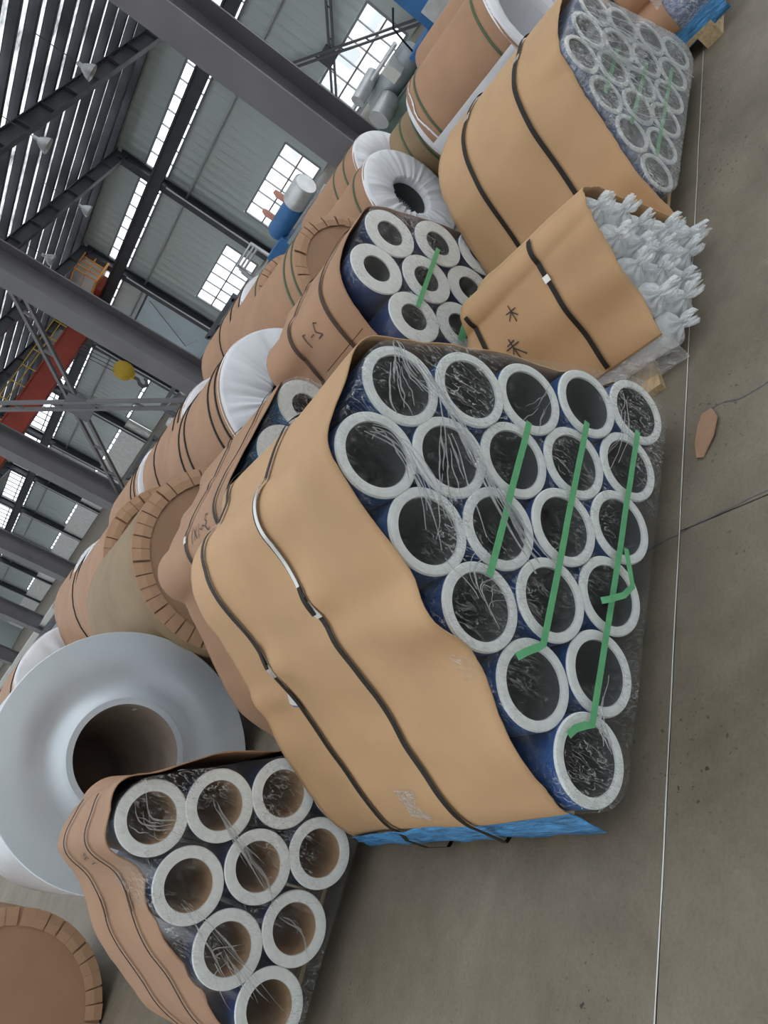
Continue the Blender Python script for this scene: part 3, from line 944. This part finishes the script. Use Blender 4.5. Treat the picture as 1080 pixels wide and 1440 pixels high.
fold_highlights(fa, [(1.50, 1.13), (1.40, 1.06), (1.36, 0.98)], yA, 0.034, 14, 0.028, 0.007, 11)
fold_highlights(fa, [(0.90, 0.62), (0.98, 0.70), (1.08, 0.64)], yA, 0.03, 8, 0.03, 0.005, 14)
fold_highlights(fa, [(0.95, 0.23), (0.80, 0.24), (0.70, 0.17)], yA, 0.03, 6, 0.012, 0.006, 17)
fold_highlights(fa, [(1.95, 0.33), (1.75, 0.30), (1.55, 0.35)], yA, 0.03, 6, 0.02, 0.003, 19)
fold_highlights(fa, [(1.75, 0.60), (1.62, 0.63), (1.5, 0.70)], yA, 0.03, 5, 0.03, 0.003, 23)
CA = Cover([(2.035, 1.49, 0.13), (1.885, 1.485, 0.5), (1.72, 1.47, 0.86), (1.575, 1.465, 1.1), (1.43, 1.465, 1.195), (1.2, 1.475, 1.195), (1.055, 1.475, 1.125), (0.92, 1.47, 0.885), (0.805, 1.465, 0.69), (0.685, 1.52, 0.48), (0.575, 1.535, 0.32), (0.572, 1.545, 0.235)],
           [(2.03, 2.72, 0.13), (1.9, 2.70, 0.5), (1.77, 2.6, 0.86), (1.63, 2.52, 1.07), (1.46, 2.5, 1.17), (1.27, 2.51, 1.165), (1.1, 2.62, 1.11), (0.965, 2.70, 0.86), (0.845, 2.78, 0.66), (0.725, 2.80, 0.46), (0.6, 2.80, 0.28), (0.58, 2.80, 0.15)], 0.02, 1.7, 0.009, A_cs, RA, -0.0386)
CA.bumps = [(0.69, 1.5, 0.035, 0.03, 0.16), (0.64, 1.75, -0.02, 0.02, 0.4), (0.615, 1.89, 0.03, 0.02, 0.06), (0.665, 2.35, 0.03, 0.02, 0.06), (0.5, 1.6, 0.02, 0.05, 0.1)]
ca = thing('paper_cover', 'tan kraft sheet strapped over the big bundle, smooth and undyed', 'paper cover', (1.3, 2.1, 0))
CA.sheet(ca, KRAFT, 110, 40)
s1 = CA.strap(ca, 1.95, 0.1, 0.985, STRAP, 0.022, [(0.552, 1.955, 0.17), (0.552, 1.96, 0.09), (0.60, 1.98, 0.05), (0.68, 2.0, 0.03)])
CA.clip(s1, 1.95, 0.625); CA.clip(s1, 1.95, 0.33)
CA.strap(s1, 1.93, 0.60, 0.63, STRAP, 0.02, dy=0.03, name='strap_tail', n=10, off=0.018)
CA.strap(s1, 1.935, 0.45, 0.61, STEEL, 0.018, dy=0.012, name='foil_tape', n=40, off=0.0135)
s2 = CA.strap(ca, 2.42, 0.1, 0.985, STRAP, 0.022, [(0.552, 2.41, 0.15), (0.552, 2.39, 0.08), (0.572, 2.35, 0.022), (0.66, 2.3, 0.022)])
CA.clip(s2, 2.42, 0.665); CA.clip(s2, 2.42, 0.45)
CA.strap(s2, 2.40, 0.628, 0.66, STRAP, 0.02, dy=0.025, name='strap_tail', n=10, off=0.017)
def patch(cov, root, name, m_, corners, off=0.006):
    pts = [cov.pt(u, cov.v_at(u, y), off) for (u, y) in corners]
    return MB().add(pts, [tuple(range(len(pts)))]).build(name, m_, root)
patch(CA, ca, 'paper_slip', CHALK, [(0.695, 2.425), (0.72, 2.50), (0.735, 2.42)])
patch(CA, ca, 'blue_print_line', BLUEP, [(0.728, 2.425), (0.7235, 2.485), (0.7255, 2.49), (0.7305, 2.425)], 0.0075)
patch(CA, ca, 'clear_tape', FILM_M, [(0.87, 2.08), (0.87, 2.2), (0.93, 2.22), (0.94, 2.11)])
# blue film hanging out under the sheet along its left foot
q = MB(); rows = []
for j in range(56):
    y = 1.555 + j * 0.0222
    zt = 0.24 - 0.07 * j / 55; rows.append([(0.572 + 0.01 * noise.noise((y * 9, k * 0.8, 1)) - k * 0.001, y, zt + (0.088 - zt) * k / 5 + (0.012 * noise.noise((y * 7, 5, 0)) if k > 3 else 0)) for k in range(6)])
o = q.grid(rows).build('film_skirt', BLUE_L, ca)
sl = o.modifiers.new('thickness', 'SOLIDIFY'); sl.thickness = 0.003
pallet('wooden pallet carrying the big bundle of thin-walled tubes', 0.6, 1.95, 1.78, 2.7, 0.108)

# ---- small bundle low on the left ----------------------------------------------
RB = 0.128
yB = lambda x: 2.841 + (0.766 - x) * 0.0883
B_cs = [(x, yB(x) + jit.uniform(-0.006, 0.006), z, r) for r, (z, xs) in enumerate([(0.240, [0.752, 0.492, 0.229, -0.024]), (0.459, [0.640, 0.376, 0.104]), (0.677, [0.520, 0.247]), (0.890, [0.405])]) for x in xs]
LB = 0.66
tubes(tube_proto(2 * RB, 0.085, LB, DKBLUE, CORE_B, None), B_cs, RB, LB, -0.0883, 'brown-bored tube in the small bundle',
      ['floor row', 'second row up', 'third row up', 'top row'], 'tubes of the small bundle')
fb_ = thing('stretch_film', 'clear film over the ten brown-bored tube ends of the small bundle', 'plastic film', (0.35, 2.84, 0.1))
front_film(fb_, [(c[0], c[2]) for c in B_cs], RB, yB, FILM, 0.008, 0.018, 0.3, (0.1, 0.6, 0.25), seed=9)
fold_highlights(fb_, [(0.53, 0.72), (0.47, 0.64), (0.40, 0.52), (0.33, 0.42), (0.25, 0.36)], yB, 0.034, 12, 0.008, 0.009, 31)
fold_highlights(fb_, [(0.20, 0.70), (0.10, 0.50), (0.02, 0.36), (-0.08, 0.2)], yB, 0.034, 10, 0.02, 0.006, 37)
fold_highlights(fb_, [(0.40, 0.80), (0.36, 0.90), (0.44, 0.97)], yB, 0.034, 7, 0.02, 0.006, 41)
fold_highlights(fb_, [(0.12, 0.42), (0.06, 0.5), (0.0, 0.4)], yB, 0.034, 6, 0.03, 0.006, 43)
fold_highlights(fb_, [(0.25, 0.36), (0.24, 0.24), (0.16, 0.16)], yB, 0.034, 5, 0.01, 0.006, 47)
CB = Cover([(0.93, 2.86, 0.2), (0.84, 2.85, 0.42), (0.72, 2.84, 0.66), (0.60, 2.83, 0.86), (0.50, 2.83, 1.0), (0.40, 2.87, 1.04), (0.30, 2.90, 1.0), (0.23, 2.93, 0.86), (0.09, 2.94, 0.69), (-0.02, 2.97, 0.5), (-0.12, 3.0, 0.33), (-0.19, 3.0, 0.12)],
           [(0.93, 3.5, 0.2), (0.84, 3.5, 0.42), (0.72, 3.5, 0.66), (0.62, 3.5, 0.86), (0.51, 3.5, 0.99), (0.40, 3.5, 1.05), (0.28, 3.52, 1.04), (0.2, 3.55, 0.92), (0.07, 3.58, 0.76), (-0.06, 3.58, 0.60), (-0.16, 3.6, 0.4), (-0.22, 3.6, 0.12)], 0.018, 5.2, 0.01, B_cs, RB, -0.0883)
cb = thing('paper_cover', 'creased pinkish kraft sheet over the small bundle, ragged edges, thin straps', 'paper cover', (0.35, 3.2, 0))
CB.sheet(cb, KRAFT2, 110, 30, 0.016)
s1 = CB.strap(cb, 3.09, 0.42, 0.98, STRAP, 0.013, dy=0.06); CB.clip(s1, 3.11, 0.68, 0.014, 0.03, STRAPB)
s2 = CB.strap(cb, 3.36, 0.42, 0.98, STRAP, 0.013, dy=0.03); CB.clip(s2, 3.37, 0.69, 0.014, 0.03, STRAPB)
CB.ink(cb, [[(0, 0), (0.5, 0.3), (0.2, 0.6)], [(0.5, 0.5), (1, 0.6)], [(0.9, 0.2), (1.2, 0.9)], [(0.2, 1.1), (0.8, 1.2)]], 3.19, 0.57, 0.06, 0.03, 0.004)
pallet('wooden pallet under the small brown-bored bundle', -0.1, 0.6, 3.2, 3.48, 0.108)

# ---- thick-walled rolls behind ---------------------------------------------------
RC = 0.141
yC = lambda x: 2.40 - (3.57 - x) * 0.034
C_cs = [(x, yC(x) + jit.uniform(-0.006, 0.006), z, r) for r, (z, xs) in enumerate([(0.262, [3.57, 3.285, 2.995, 2.705]), (0.510, [3.43, 3.14, 2.850]), (0.755, [3.272, 2.985, 2.70]), (1.003, [3.12, 2.835])]) for x in xs if not (r == 1 and x < 0)]
LC = 0.83
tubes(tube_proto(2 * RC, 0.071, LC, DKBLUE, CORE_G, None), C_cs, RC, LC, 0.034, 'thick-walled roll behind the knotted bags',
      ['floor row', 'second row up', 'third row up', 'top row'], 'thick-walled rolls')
fc = thing('stretch_film', 'dull clear film over the thick-walled roll ends', 'plastic film', (3.0, 2.37, 0.1))
front_film(fc, [(c[0], c[2]) for c in C_cs], RC, yC, FILM, 0.006, 0.016, 0.3, seed=14)
tape(fc, tline(3.2, 0.755, 2.74, 0.765), yC, 0.03, 0.024)
tape(fc, tline(3.05, 0.5, 2.72, 0.505), yC, 0.03, 0.04)
CCv = Cover([(3.76, 2.45, 0.12), (3.6, 2.45, 0.5), (3.44, 2.44, 0.86), (3.28, 2.43, 1.1), (3.12, 2.42, 1.165), (2.84, 2.42, 1.175), (2.69, 2.44, 1.11), (2.565, 2.46, 0.88), (2.47, 2.46, 0.64), (2.42, 2.46, 0.4), (2.4, 2.46, 0.12)],
            [(3.76, 3.27, 0.12), (3.6, 3.27, 0.5), (3.46, 3.27, 0.86), (3.34, 3.25, 1.06), (3.16, 3.23, 1.14), (2.9, 3.23, 1.14), (2.72, 3.27, 1.07), (2.6, 3.28, 0.84), (2.5, 3.28, 0.61), (2.46, 3.28, 0.38), (2.45, 3.28, 0.12)], 0.008, 8.1, 0.003, C_cs, RC, 0.034)
cc = thing('paper_cover', 'pinkish kraft sheet with two brown straps over the thick-walled rolls', 'paper cover', (3.1, 2.9, 0))
CCv.sheet(cc, KRAFT2, 90, 30)
CCv.strap(cc, 2.62, 0.2, 0.95, STRAPB, 0.022); CCv.strap(cc, 2.97, 0.2, 0.95, STRAPB, 0.022)
CCv.ink(cc, [[(0, 0.2), (0.3, 0), (0.6, 0.5), (0.1, 0.9), (0.7, 0.9)], [(0.9, 0.5), (1.3, 0.5)], [(1.6, 0.1), (1.9, 0.0), (1.9, 0.9)]], 2.74, 0.6, 0.07, 0.035, 0.006)
q = MB(); rows = []
for i in range(9):
    u = 0.70; 
    rows.append(CCv.pt(0.68, CCv.v_at(0.68, 2.5 + i * 0.05), 0.004))
for i in range(8):
    d = CCv.nrm(0.68, .5)
    q.add([rows[i] + Vector((0, 0, 0.0015)), rows[i] - Vector((0, 0, 0.0015)), rows[i + 1] - Vector((0, 0, 0.0015)), rows[i + 1] + Vector((0, 0, 0.0015))], [(0, 1, 2, 3)])
q.build('crease_line', STRAPB, cc)
pallet('wooden pallet under the thick-walled rolls', 2.55, 3.72, 2.5, 3.3, 0.108)

# ---- rolls hidden behind the big bundle --------------------------------------------
yE = lambda x: 2.86
E_cs = [(x, 2.86, z, r) for r, (z, xs) in enumerate([(0.25, [2.4, 2.115, 1.83, 1.545, 1.33]), (0.49, [2.3, 2.015, 1.73, 1.47]), (0.73, [2.22, 1.935, 1.65]), (0.955, [2.31, 2.02, 1.735])]) for x in xs]
E_cs = [c for c in E_cs if not (c[3] == 0 and c[0] < 1.4)]
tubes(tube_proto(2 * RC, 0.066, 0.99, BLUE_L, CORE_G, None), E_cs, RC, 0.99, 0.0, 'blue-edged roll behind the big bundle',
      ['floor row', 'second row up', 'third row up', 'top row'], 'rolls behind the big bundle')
fe = thing('stretch_film', 'milky film with blue rims over the rolls behind the big bundle', 'plastic film', (2.0, 2.84, 0.1))
front_film(fe, [(c[0], c[2]) for c in E_cs], RC, yE, FILM, 0.008, 0.018, 0.12, seed=20)
CE = Cover([(2.47, 2.98, 0.75), (2.475, 2.98, 0.9), (2.45, 2.97, 1.06), (2.3, 2.845, 1.115), (2.0, 2.845, 1.12), (1.74, 2.845, 1.14), (1.59, 2.845, 1.06), (1.47, 2.845, 0.82), (1.33, 2.845, 0.58), (1.2, 2.845, 0.36), (1.13, 2.845, 0.14)],
           [(2.48, 3.9, 0.7), (2.48, 3.9, 0.85), (2.47, 3.9, 1.02), (2.36, 3.9, 1.09), (2.1, 3.9, 1.09), (1.82, 3.9, 1.10), (1.68, 3.92, 1.02), (1.53, 3.94, 0.82), (1.36, 3.95, 0.62), (1.2, 3.96, 0.4), (1.13, 3.96, 0.14)], 0.01, 11.3, 0.004, E_cs, RC, 0.0)
ce = thing('paper_cover', 'kraft sheet with pen numbers over the rolls behind the big bundle', 'paper cover', (1.9, 3.4, 0))
CE.sheet(ce, KRAFT2, 90, 30)
s1 = CE.strap(ce, 3.0, 0.25, 0.62, STRAP, 0.022); s2 = CE.strap(ce, 3.44, 0.25, 0.64, STRAP, 0.022)
CE.clip(s2, 3.44, 0.56)
CE.ink(ce, [[(0, 0.1), (0.25, 0), (0.35, 0.3), (0.15, 0.45), (0.4, 0.6), (0.2, 0.95), (0, 0.85)], [(0.5, 0.6), (0.75, 0.45), (0.9, 0.65), (1.1, 0.5)], [(1.25, 0.1), (1.35, 0.9)], [(1.55, 0.2), (1.9, 0.9)], [(1.9, 0.2), (1.55, 0.9)], [(2.1, 0), (2.2, 0.95)]], 3.12, 0.535, 0.11, 0.05, 0.006)
patch(CE, ce, 'torn_hole', STRAP, [(0.745, 3.1), (0.76, 3.12), (0.79, 3.11), (0.775, 3.09)])

# ---- knotted bags: bundle of thin tubes ------------------------------------------------
RD = 0.066
yD = lambda x: 1.47
D_cs = []
for r in range(5):
    for i in range(5 - r):
        D_cs.append((2.415 + 0.134 * i + 0.066 * r + 0.004 * r, 1.45 + jit.uniform(-0.02, 0.02), 0.096 + 0.1145 * r, r))
dm = tube_proto(2 * RD, 0.05, 0.56, WHITEP, CORE_G, None)
def bag_mesh(seed):
    prof = [(RD + 0.002, 0.045), (RD + 0.003, 0.02), (RD + 0.003, 0.0), (RD * 0.95, -0.012), (RD * 0.75, -0.02), (RD * 0.5, -0.027), (RD * 0.28, -0.034), (0.011, -0.042), (0.009, -0.05), (0.02, -0.056), (0.03, -0.066), (0.03, -0.08), (0.018, -0.09)]
    def fn(a, i, r, y):
        if i > 2:
            k = min(1, (i - 2) / 4)
            w = math.sin(a * 9 + seed) * 0.5 + noise.noise((math.cos(a) * 4 + seed, math.sin(a) * 4, i * 0.3)) * 0.9
            r = r * (1 + (0.1 if i < 7 else 0.16) * k * w); y = y - 0.008 * k * math.sin(a * 9 + seed) - 0.012 * k * noise.noise((math.cos(a) * 3, math.sin(a) * 3 + seed, i * 0.5))
            if i > 7:
                y += 0.04 * noise.noise((math.cos(a) * 2 + seed, math.sin(a) * 2, 3))
        return max(0.006, r), y
    return MB().lathe(prof, 66, fn).mesh('knotted_bag', FILM_B)
bags = [bag_mesh(k * 3.7) for k in range(5)]
rows = {}
for c in D_cs:
    rows.setdefault(c[3], []).append(c)
for r, l in rows.items():
    for i, (x, y, z, _) in enumerate(l):
        pos = ORD[i] + ' from the near end' if len(l) > 1 else 'alone at the top'
        t = thing('bagged_tube', 'thin tube in a knotted bag, %s, %s' % (['floor row', 'second row up', 'third row up', 'fourth row up', 'top row'][r], pos), 'tube', (x, y + 0.28, z - RD), 0, 'tubes in knotted bags')
        for nm, me in zip(('end_ring', 'film_sleeve', 'core'), dm):
            link(nm, me, t, (0, -0.28, RD))
        b = link('knotted_bag', bags[(r * 3 + i) % 5], t, (0, -0.29, RD))
        b.rotation_euler = (jit.uniform(-0.25, 0.25), jit.uniform(0, 6.28), jit.uniform(-0.3, 0.3))
        sc_ = jit.uniform(1.0, 1.12); b.scale = (1, jit.uniform(0.9, 1.3), 1)
CD = Cover([(3.1, 1.44, 0.08), (2.96, 1.43, 0.32), (2.85, 1.42, 0.50), (2.76, 1.41, 0.61), (2.68, 1.40, 0.63), (2.60, 1.41, 0.55), (2.5, 1.42, 0.42), (2.43, 1.43, 0.28), (2.34, 1.44, 0.145)],
           [(3.2, 2.14, 0.08), (3.08, 2.12, 0.34), (2.95, 2.1, 0.54), (2.86, 2.1, 0.60), (2.76, 2.12, 0.605), (2.66, 2.18, 0.58), (2.54, 2.26, 0.47), (2.42, 2.3, 0.30), (2.33, 2.3, 0.14)], 0.01, 15.5, 0.005, D_cs, RD, 0.0)
cd = thing('paper_cover', 'kraft sheet with pen marks over the thin tubes in knotted bags', 'paper cover', (2.7, 1.8, 0))
CD.sheet(cd, KRAFT, 80, 28)
s1 = CD.strap(cd, 1.70, 0.52, 0.985, STRAP, 0.022); CD.clip(s1, 1.70, 0.68)
CD.strap(cd, 2.14, 0.62, 0.95, STRAP, 0.022)
CD.ink(cd, [[(0, 0.2), (1, 0.25)], [(0.5, -0.2), (0.5, 1.2)], [(0.5, 0.3), (0.0, 0.9)], [(0.5, 0.3), (1, 0.9)], [(0.2, 0), (0.8, 0.1)]], 1.97, 0.77, 0.08, 0.055, 0.006)
CD.ink(cd, [[(0, 0.3), (1, 0.35)], [(0.5, -0.1), (0.45, 1.1)], [(0.5, 0.35), (0.1, 0.8)], [(0.5, 0.35), (1, 0.85)]], 1.9, 0.68, 0.06, 0.045, 0.005)
q = MB(); rows = []
for j in range(30):
    y = 1.42 + j * 0.022
    rows.append([(2.345 - (0.16 - z) * 0.3 + 0.006 * noise.noise((y * 9, z * 30, 4)), y, z) for z in (0.16, 0.11, 0.06, 0.02)])
q.grid(rows).build('film_skirt', FILM_M, cd)
q = MB()
q.add([(2.24, 1.545, 0.0), (2.42, 1.6, 0.0), (2.40, 1.78, 0.0), (2.22, 1.72, 0.0), (2.24, 1.545, 0.03), (2.42, 1.6, 0.03), (2.40, 1.78, 0.03), (2.22, 1.72, 0.03)], [(0, 3, 2, 1), (4, 5, 6, 7), (0, 1, 5, 4), (1, 2, 6, 5), (2, 3, 7, 6), (3, 0, 4, 7)])
tag(q.build('timber_piece', WOOD), 'flat timber piece poking out under the knotted-bag bundle', 'timber')

# ---- bundle further along the aisle -------------------------------------------------------
RF = 0.1025
yF = lambda x: 1.44 + (4.43 - x) * 0.045
F_cs = [(4.43 - 0.206 * i - 0.103 * r, yF(4.43 - 0.206 * i) + jit.uniform(-0.006, 0.006), 0.203 + 0.1785 * r, r) for r in range(4) for i in range(6 - r)]
LF = 0.93
tubes(tube_proto(2 * RF, 0.078, LF, BLUE, CORE_G, None), F_cs, RF, LF, -0.045, 'tube in the bundle past the knotted bags',
      ['floor row', 'second row up', 'third row up', 'top row'], 'tubes of the far bundle')
ff = thing('stretch_film', 'milky stretched film over the tube ends past the knotted bags', 'plastic film', (3.9, 1.44, 0.1))
front_film(ff, [(c[0], c[2]) for c in F_cs], RF, yF, FILM_M, 0.012, 0.016, 0.25, (3.8, 0.6, 0.5), seed=31)
tape(ff, tline(4.25, 0.22, 3.5, 0.23), yF, 0.007); tape(ff, tline(4.1, 0.38, 3.55, 0.4), yF, 0.007); tape(ff, tline(4.0, 0.56, 3.6, 0.57), yF, 0.007)
fold_highlights(ff, [(3.75, 0.82), (3.85, 0.62), (3.98, 0.4), (4.1, 0.2)], yF, 0.03, 14, 0.05, 0.014, 53)
fold_highlights(ff, [(4.0, 0.8), (4.12, 0.6), (4.25, 0.4), (4.38, 0.2)], yF, 0.03, 10, 0.05, 0.012, 57)
fold_highlights(ff, [(3.55, 0.55), (3.6, 0.4), (3.7, 0.25)], yF, 0.03, 8, 0.04, 0.01, 59)
CFv = Cover([(4.58, 1.50, 0.1), (4.48, 1.49, 0.4), (4.35, 1.48, 0.7), (4.2, 1.47, 0.87), (3.98, 1.47, 0.895), (3.72, 1.48, 0.865), (3.56, 1.49, 0.74), (3.42, 1.49, 0.54), (3.28, 1.49, 0.33), (3.19, 1.48, 0.12), (3.17, 1.46, 0.06)],
            [(4.6, 2.36, 0.1), (4.5, 2.36, 0.4), (4.36, 2.36, 0.7), (4.2, 2.36, 0.88), (3.98, 2.36, 0.91), (3.66, 2.36, 0.87), (3.50, 2.37, 0.74), (3.36, 2.38, 0.54), (3.24, 2.39, 0.33), (3.16, 2.4, 0.12), (3.14, 2.4, 0.06)], 0.01, 21.9, 0.003, F_cs, RF, -0.045)
cf = thing('paper_cover', 'broad kraft sheet with two black straps past the knotted bags', 'paper cover', (3.9, 1.9, 0))
CFv.sheet(cf, KRAFT, 90, 32)
s1 = CFv.strap(cf, 1.76, 0.3, 0.9, STRAP, 0.024); s2 = CFv.strap(cf, 2.14, 0.3, 0.9, STRAP, 0.024)
CFv.clip(s1, 1.76, 0.42); CFv.clip(s2, 2.14, 0.42)
CFv.ink(cf, [[(0.2, 0.2), (0.25, 1)], [(0.8, 0.1), (0.8, 0.9)], [(0.2, 0.6), (0.8, 0.5)], [(0, 1.3), (0.5, 1.5)], [(0.3, 1.1), (0.2, 1.7)]], 1.93, 0.76, 0.07, 0.03, 0.006, CHALK, 'chalk_mark')
pallet('wooden pallet under the film-wrapped bundle past the knotted bags', 3.3, 4.5, 1.6, 2.3, 0.1)

# ---- bundle at the end of the aisle --------------------------------------------------------
yG = lambda x: 1.27
G_cs = [(6.05 - 0.24 * i - 0.12 * r, 1.27, 0.235 + 0.208 * r, r) for r in range(2) for i in range(6 - r)]
tubes(tube_proto(0.237, 0.088, 0.72, BLUE, CORE_G, None), G_cs, RA, 0.72, 0, 'tube in the last bundle along the aisle',
      ['floor row', 'second row up', 'third row up', 'top row'], 'tubes of the last bundle')
fg = thing('stretch_film', 'clear film over the last bundle along the aisle', 'plastic film', (5.4, 1.26, 0.1))
front_film(fg, [(c[0], c[2]) for c in G_cs], RA, yG, FILM_M, 0.01, 0.016, 0.2, seed=41)
CG = Cover([(6.2, 1.36, 0.2), (6.1, 1.36, 0.4), (5.95, 1.36, 0.56), (5.6, 1.35, 0.58), (5.3, 1.36, 0.58), (5.02, 1.38, 0.56), (4.87, 1.42, 0.38), (4.76, 1.44, 0.2)],
           [(6.2, 2.02, 0.2), (6.1, 2.02, 0.4), (5.95, 2.02, 0.56), (5.6, 2.02, 0.58), (5.3, 2.02, 0.58), (5.01, 2.02, 0.56), (4.86, 2.02, 0.38), (4.75, 2.02, 0.2)], 0.01, 27.1, 0.0, G_cs, RA, 0.0)
cg = thing('paper_cover', 'kraft sheet on the last bundle, blue film showing along its foot', 'paper cover', (5.4, 1.9, 0))
CG.sheet(cg, KRAFT2, 80, 24)
CG.strap(cg, 1.62, 0.3, 0.99, STRAP, 0.026, [(4.71, 1.62, 0.1), (4.74, 1.62, 0.05)])
q = MB(); rows = []
for j in range(32):
    y = 1.22 + j * 0.026
    rows.append([(4.75 - (0.24 - z) * 0.1 + 0.01 * noise.noise((y * 8, z * 12, 9)), y, z) for z in (0.26, 0.2, 0.15, 0.1, 0.07)])
o = q.grid(rows).build('film_skirt', BLUE_L, cg); sl = o.modifiers.new('thickness', 'SOLIDIFY'); sl.thickness = 0.003
pallet('wooden pallet with pale block ends under the last bundle', 4.72, 6.1, 1.32, 1.98, 0.1)

# ---- cardboard scrap on the floor --------------------------------------------------------------
q = MB()
out = [(1.945, 1.385), (1.99, 1.37), (1.985, 1.325), (1.93, 1.30), (1.86, 1.315), (1.79, 1.36), (1.80, 1.385), (1.87, 1.395)]
vs = [(x, y, z + 0.012 * max(0, (1.36 - y) * 14)) for z in (0.003, 0.008) for x, y in out]
n = len(out)
q.add(vs, [tuple(range(n))[::-1], tuple(range(n, 2 * n))] + [(i, (i + 1) % n, n + (i + 1) % n, n + i) for i in range(n)])
tag(q.build('cardboard_scrap', CARD), 'torn brown cardboard scrap lying beyond the white floor line', 'cardboard')

# ---------------------------------------------------------------- machinery beyond the coils
t = thing('blue_machine', 'blue panelled machine housing under the wall windows beyond the coils', 'machine', (12, 5.6, 0))
bevel(MB().box(11.7, 12.6, 4.6, 5.75, 0, 1.7).build('housing', BLUEP, t), 0.02)
bevel(MB().box(11.6, 12.2, 5.7, 6.2, 0.0, 0.75).build('lower_housing', BLUEP, t), 0.02)
MB().box(11.66, 11.7, 4.75, 5.6, 0.7, 0.95).build('rail', SILV, t)
MB().tube([(11.65, 5.8, 1.3), (11.6, 6.0, 1.15), (11.6, 6.05, 0.9), (11.65, 6.1, 0.75)], 0.015, 6).build('cable', STRAP, t)
t = thing('grey_tank', 'grey horizontal tank with duct outlets beside the blue machine', 'machine', (12, 6.8, 0))
MB().tube([(12, 6.25, 0.72), (12, 6.3, 0.72), (12, 7.3, 0.72), (12, 7.35, 0.72)], [0.16, 0.2, 0.2, 0.16], 20).build('tank', GREYP, t)
MB().tube([(11.6, 7.25, 1.02), (12.1, 7.0, 1.02)], 0.11, 20).build('outlet', SILV, t)
MB().tube([(11.4, 7.15, 0.62), (11.8, 7.0, 0.62)], 0.17, 20).build('duct', SILV, t)
MB().tube([(11.9, 6.3, 1.0), (11.9, 7.6, 1.0)], 0.035, 8).build('pipe', SILV, t)
bevel(MB().box(11.6, 11.9, 6.45, 6.65, 0.7, 0.95).build('control_box', CHALK, t), 0.01)
MB().box(11.7, 12.3, 6.3, 8.0, 0.0, 0.5).build('base', GREENP, t)
MB().tube([(11.5, 7.5, 0.45), (11.5, 7.9, 0.45)], 0.1, 16).build('roller', SILV, t)
t = thing('pump_motor', 'blue pump with grey motor barrel and orange flange stubs', 'machine', (12, 10.2, 0))
MB().tube([(12, 9.4, 0.98), (12, 9.42, 0.98), (12, 9.9, 0.98)], [0.2, 0.23, 0.23], 24).build('motor_barrel', SILV, t)
MB().tube([(12, 9.92, 0.95), (12, 10.7, 0.95), (12, 10.8, 0.95)], [0.2, 0.2, 0.14], 24).build('pump_body', BLUEP, t)
for yy in (9.98, 10.5):
    MB().tube([(12, yy, 1.1), (12, yy, 1.3), (12.02, yy, 1.38)], [0.06, 0.065, 0.04], 12).build('flange_stub', PINK, t)
bevel(MB().box(11.8, 12.2, 10.6, 11.3, 0, 0.85).build('base', BLUEP, t), 0.02)
MB().box(11.75, 12.3, 9.4, 10.6, 0, 0.7).build('frame', GREYP, t)
t = thing('pipe_manifold', 'white bent pipes and valves beside the blue pump', 'pipework', (12, 11.6, 0))
for k in range(3):
    MB().tube([(12 + k * 0.1, 11.36 + k * 0.1, 0.5), (12 + k * 0.1, 11.36 + k * 0.1, 1.25 - k * 0.08), (12 + k * 0.1, 12.1 + k * 0.15, 1.25 - k * 0.08), (12 + k * 0.1, 12.2 + k * 0.15, 0.4)], 0.03, 8).build('pipe', SILV, t)
MB().box(11.8, 12.3, 11.4, 12.4, 0, 0.8).build('base', GREYP, t)
def small_machine(label, y0, y1, m_, h):
    t = thing('mill_stand', label, 'machine', (12, (y0 + y1) / 2, 0), 0, 'mill stands beyond the coils')
    bevel(MB().box(11.6, 12.3, y0, y1, 0, h * 0.55).build('base', m_, t), 0.03)
    q = MB()
    for yy in (y0 + 0.1, y1 - 0.1):
        q.bar((12, yy, h * 0.5), (12, yy, h), 0.1)
    q.bar((12, y0, h), (12, y1, h), 0.1); q.bar((12, y0 + 0.1, h * 0.55), (12, y1 - 0.1, h), 0.06)
    q.build('frame', STEELD, t)
    MB().tube([(11.7, y0 + 0.3, h * 0.75), (11.7, y0 + 0.8, h * 0.75)], 0.13, 16).build('roller', GREYP, t)
    MB().tube([(11.55, y1 - 0.2, h * 0.62), (11.75, y1 - 0.2, h * 0.62)], 0.09, 14).build('handwheel', SILV, t)
    return t
small_machine('green mill stand with round pale wheel, fourth window along', 15.7, 18.2, GREENP, 1.0)
small_machine('dark mill frame standing before the white pipes, grey roller on top', 12.9, 14.6, STEELD, 0.98)
small_machine('grey green mill stand in front of the white brick', 19.6, 22.6, GREENP, 0.72)
# stacked steel sections at the far left end of the hall
for k in range(4):
    o = MB().bar((8.2 + 0.5 * k, 26 + k, 0.15 + 0.17 * (k % 3)), (7.6 + 0.5 * k, 40, 0.15 + 0.17 * (k % 3)), 0.34, 0.3).build('steel_section', [GREYP, STEELD, CHALK, GREYP][k])
    tag(o, ['grey steel section at the far end, lowest of the pile', 'dark steel section in the far pile', 'whitish steel section in the far pile', 'grey steel section in the far pile beside the white one'][k], 'steel section', 'steel sections in the far pile')
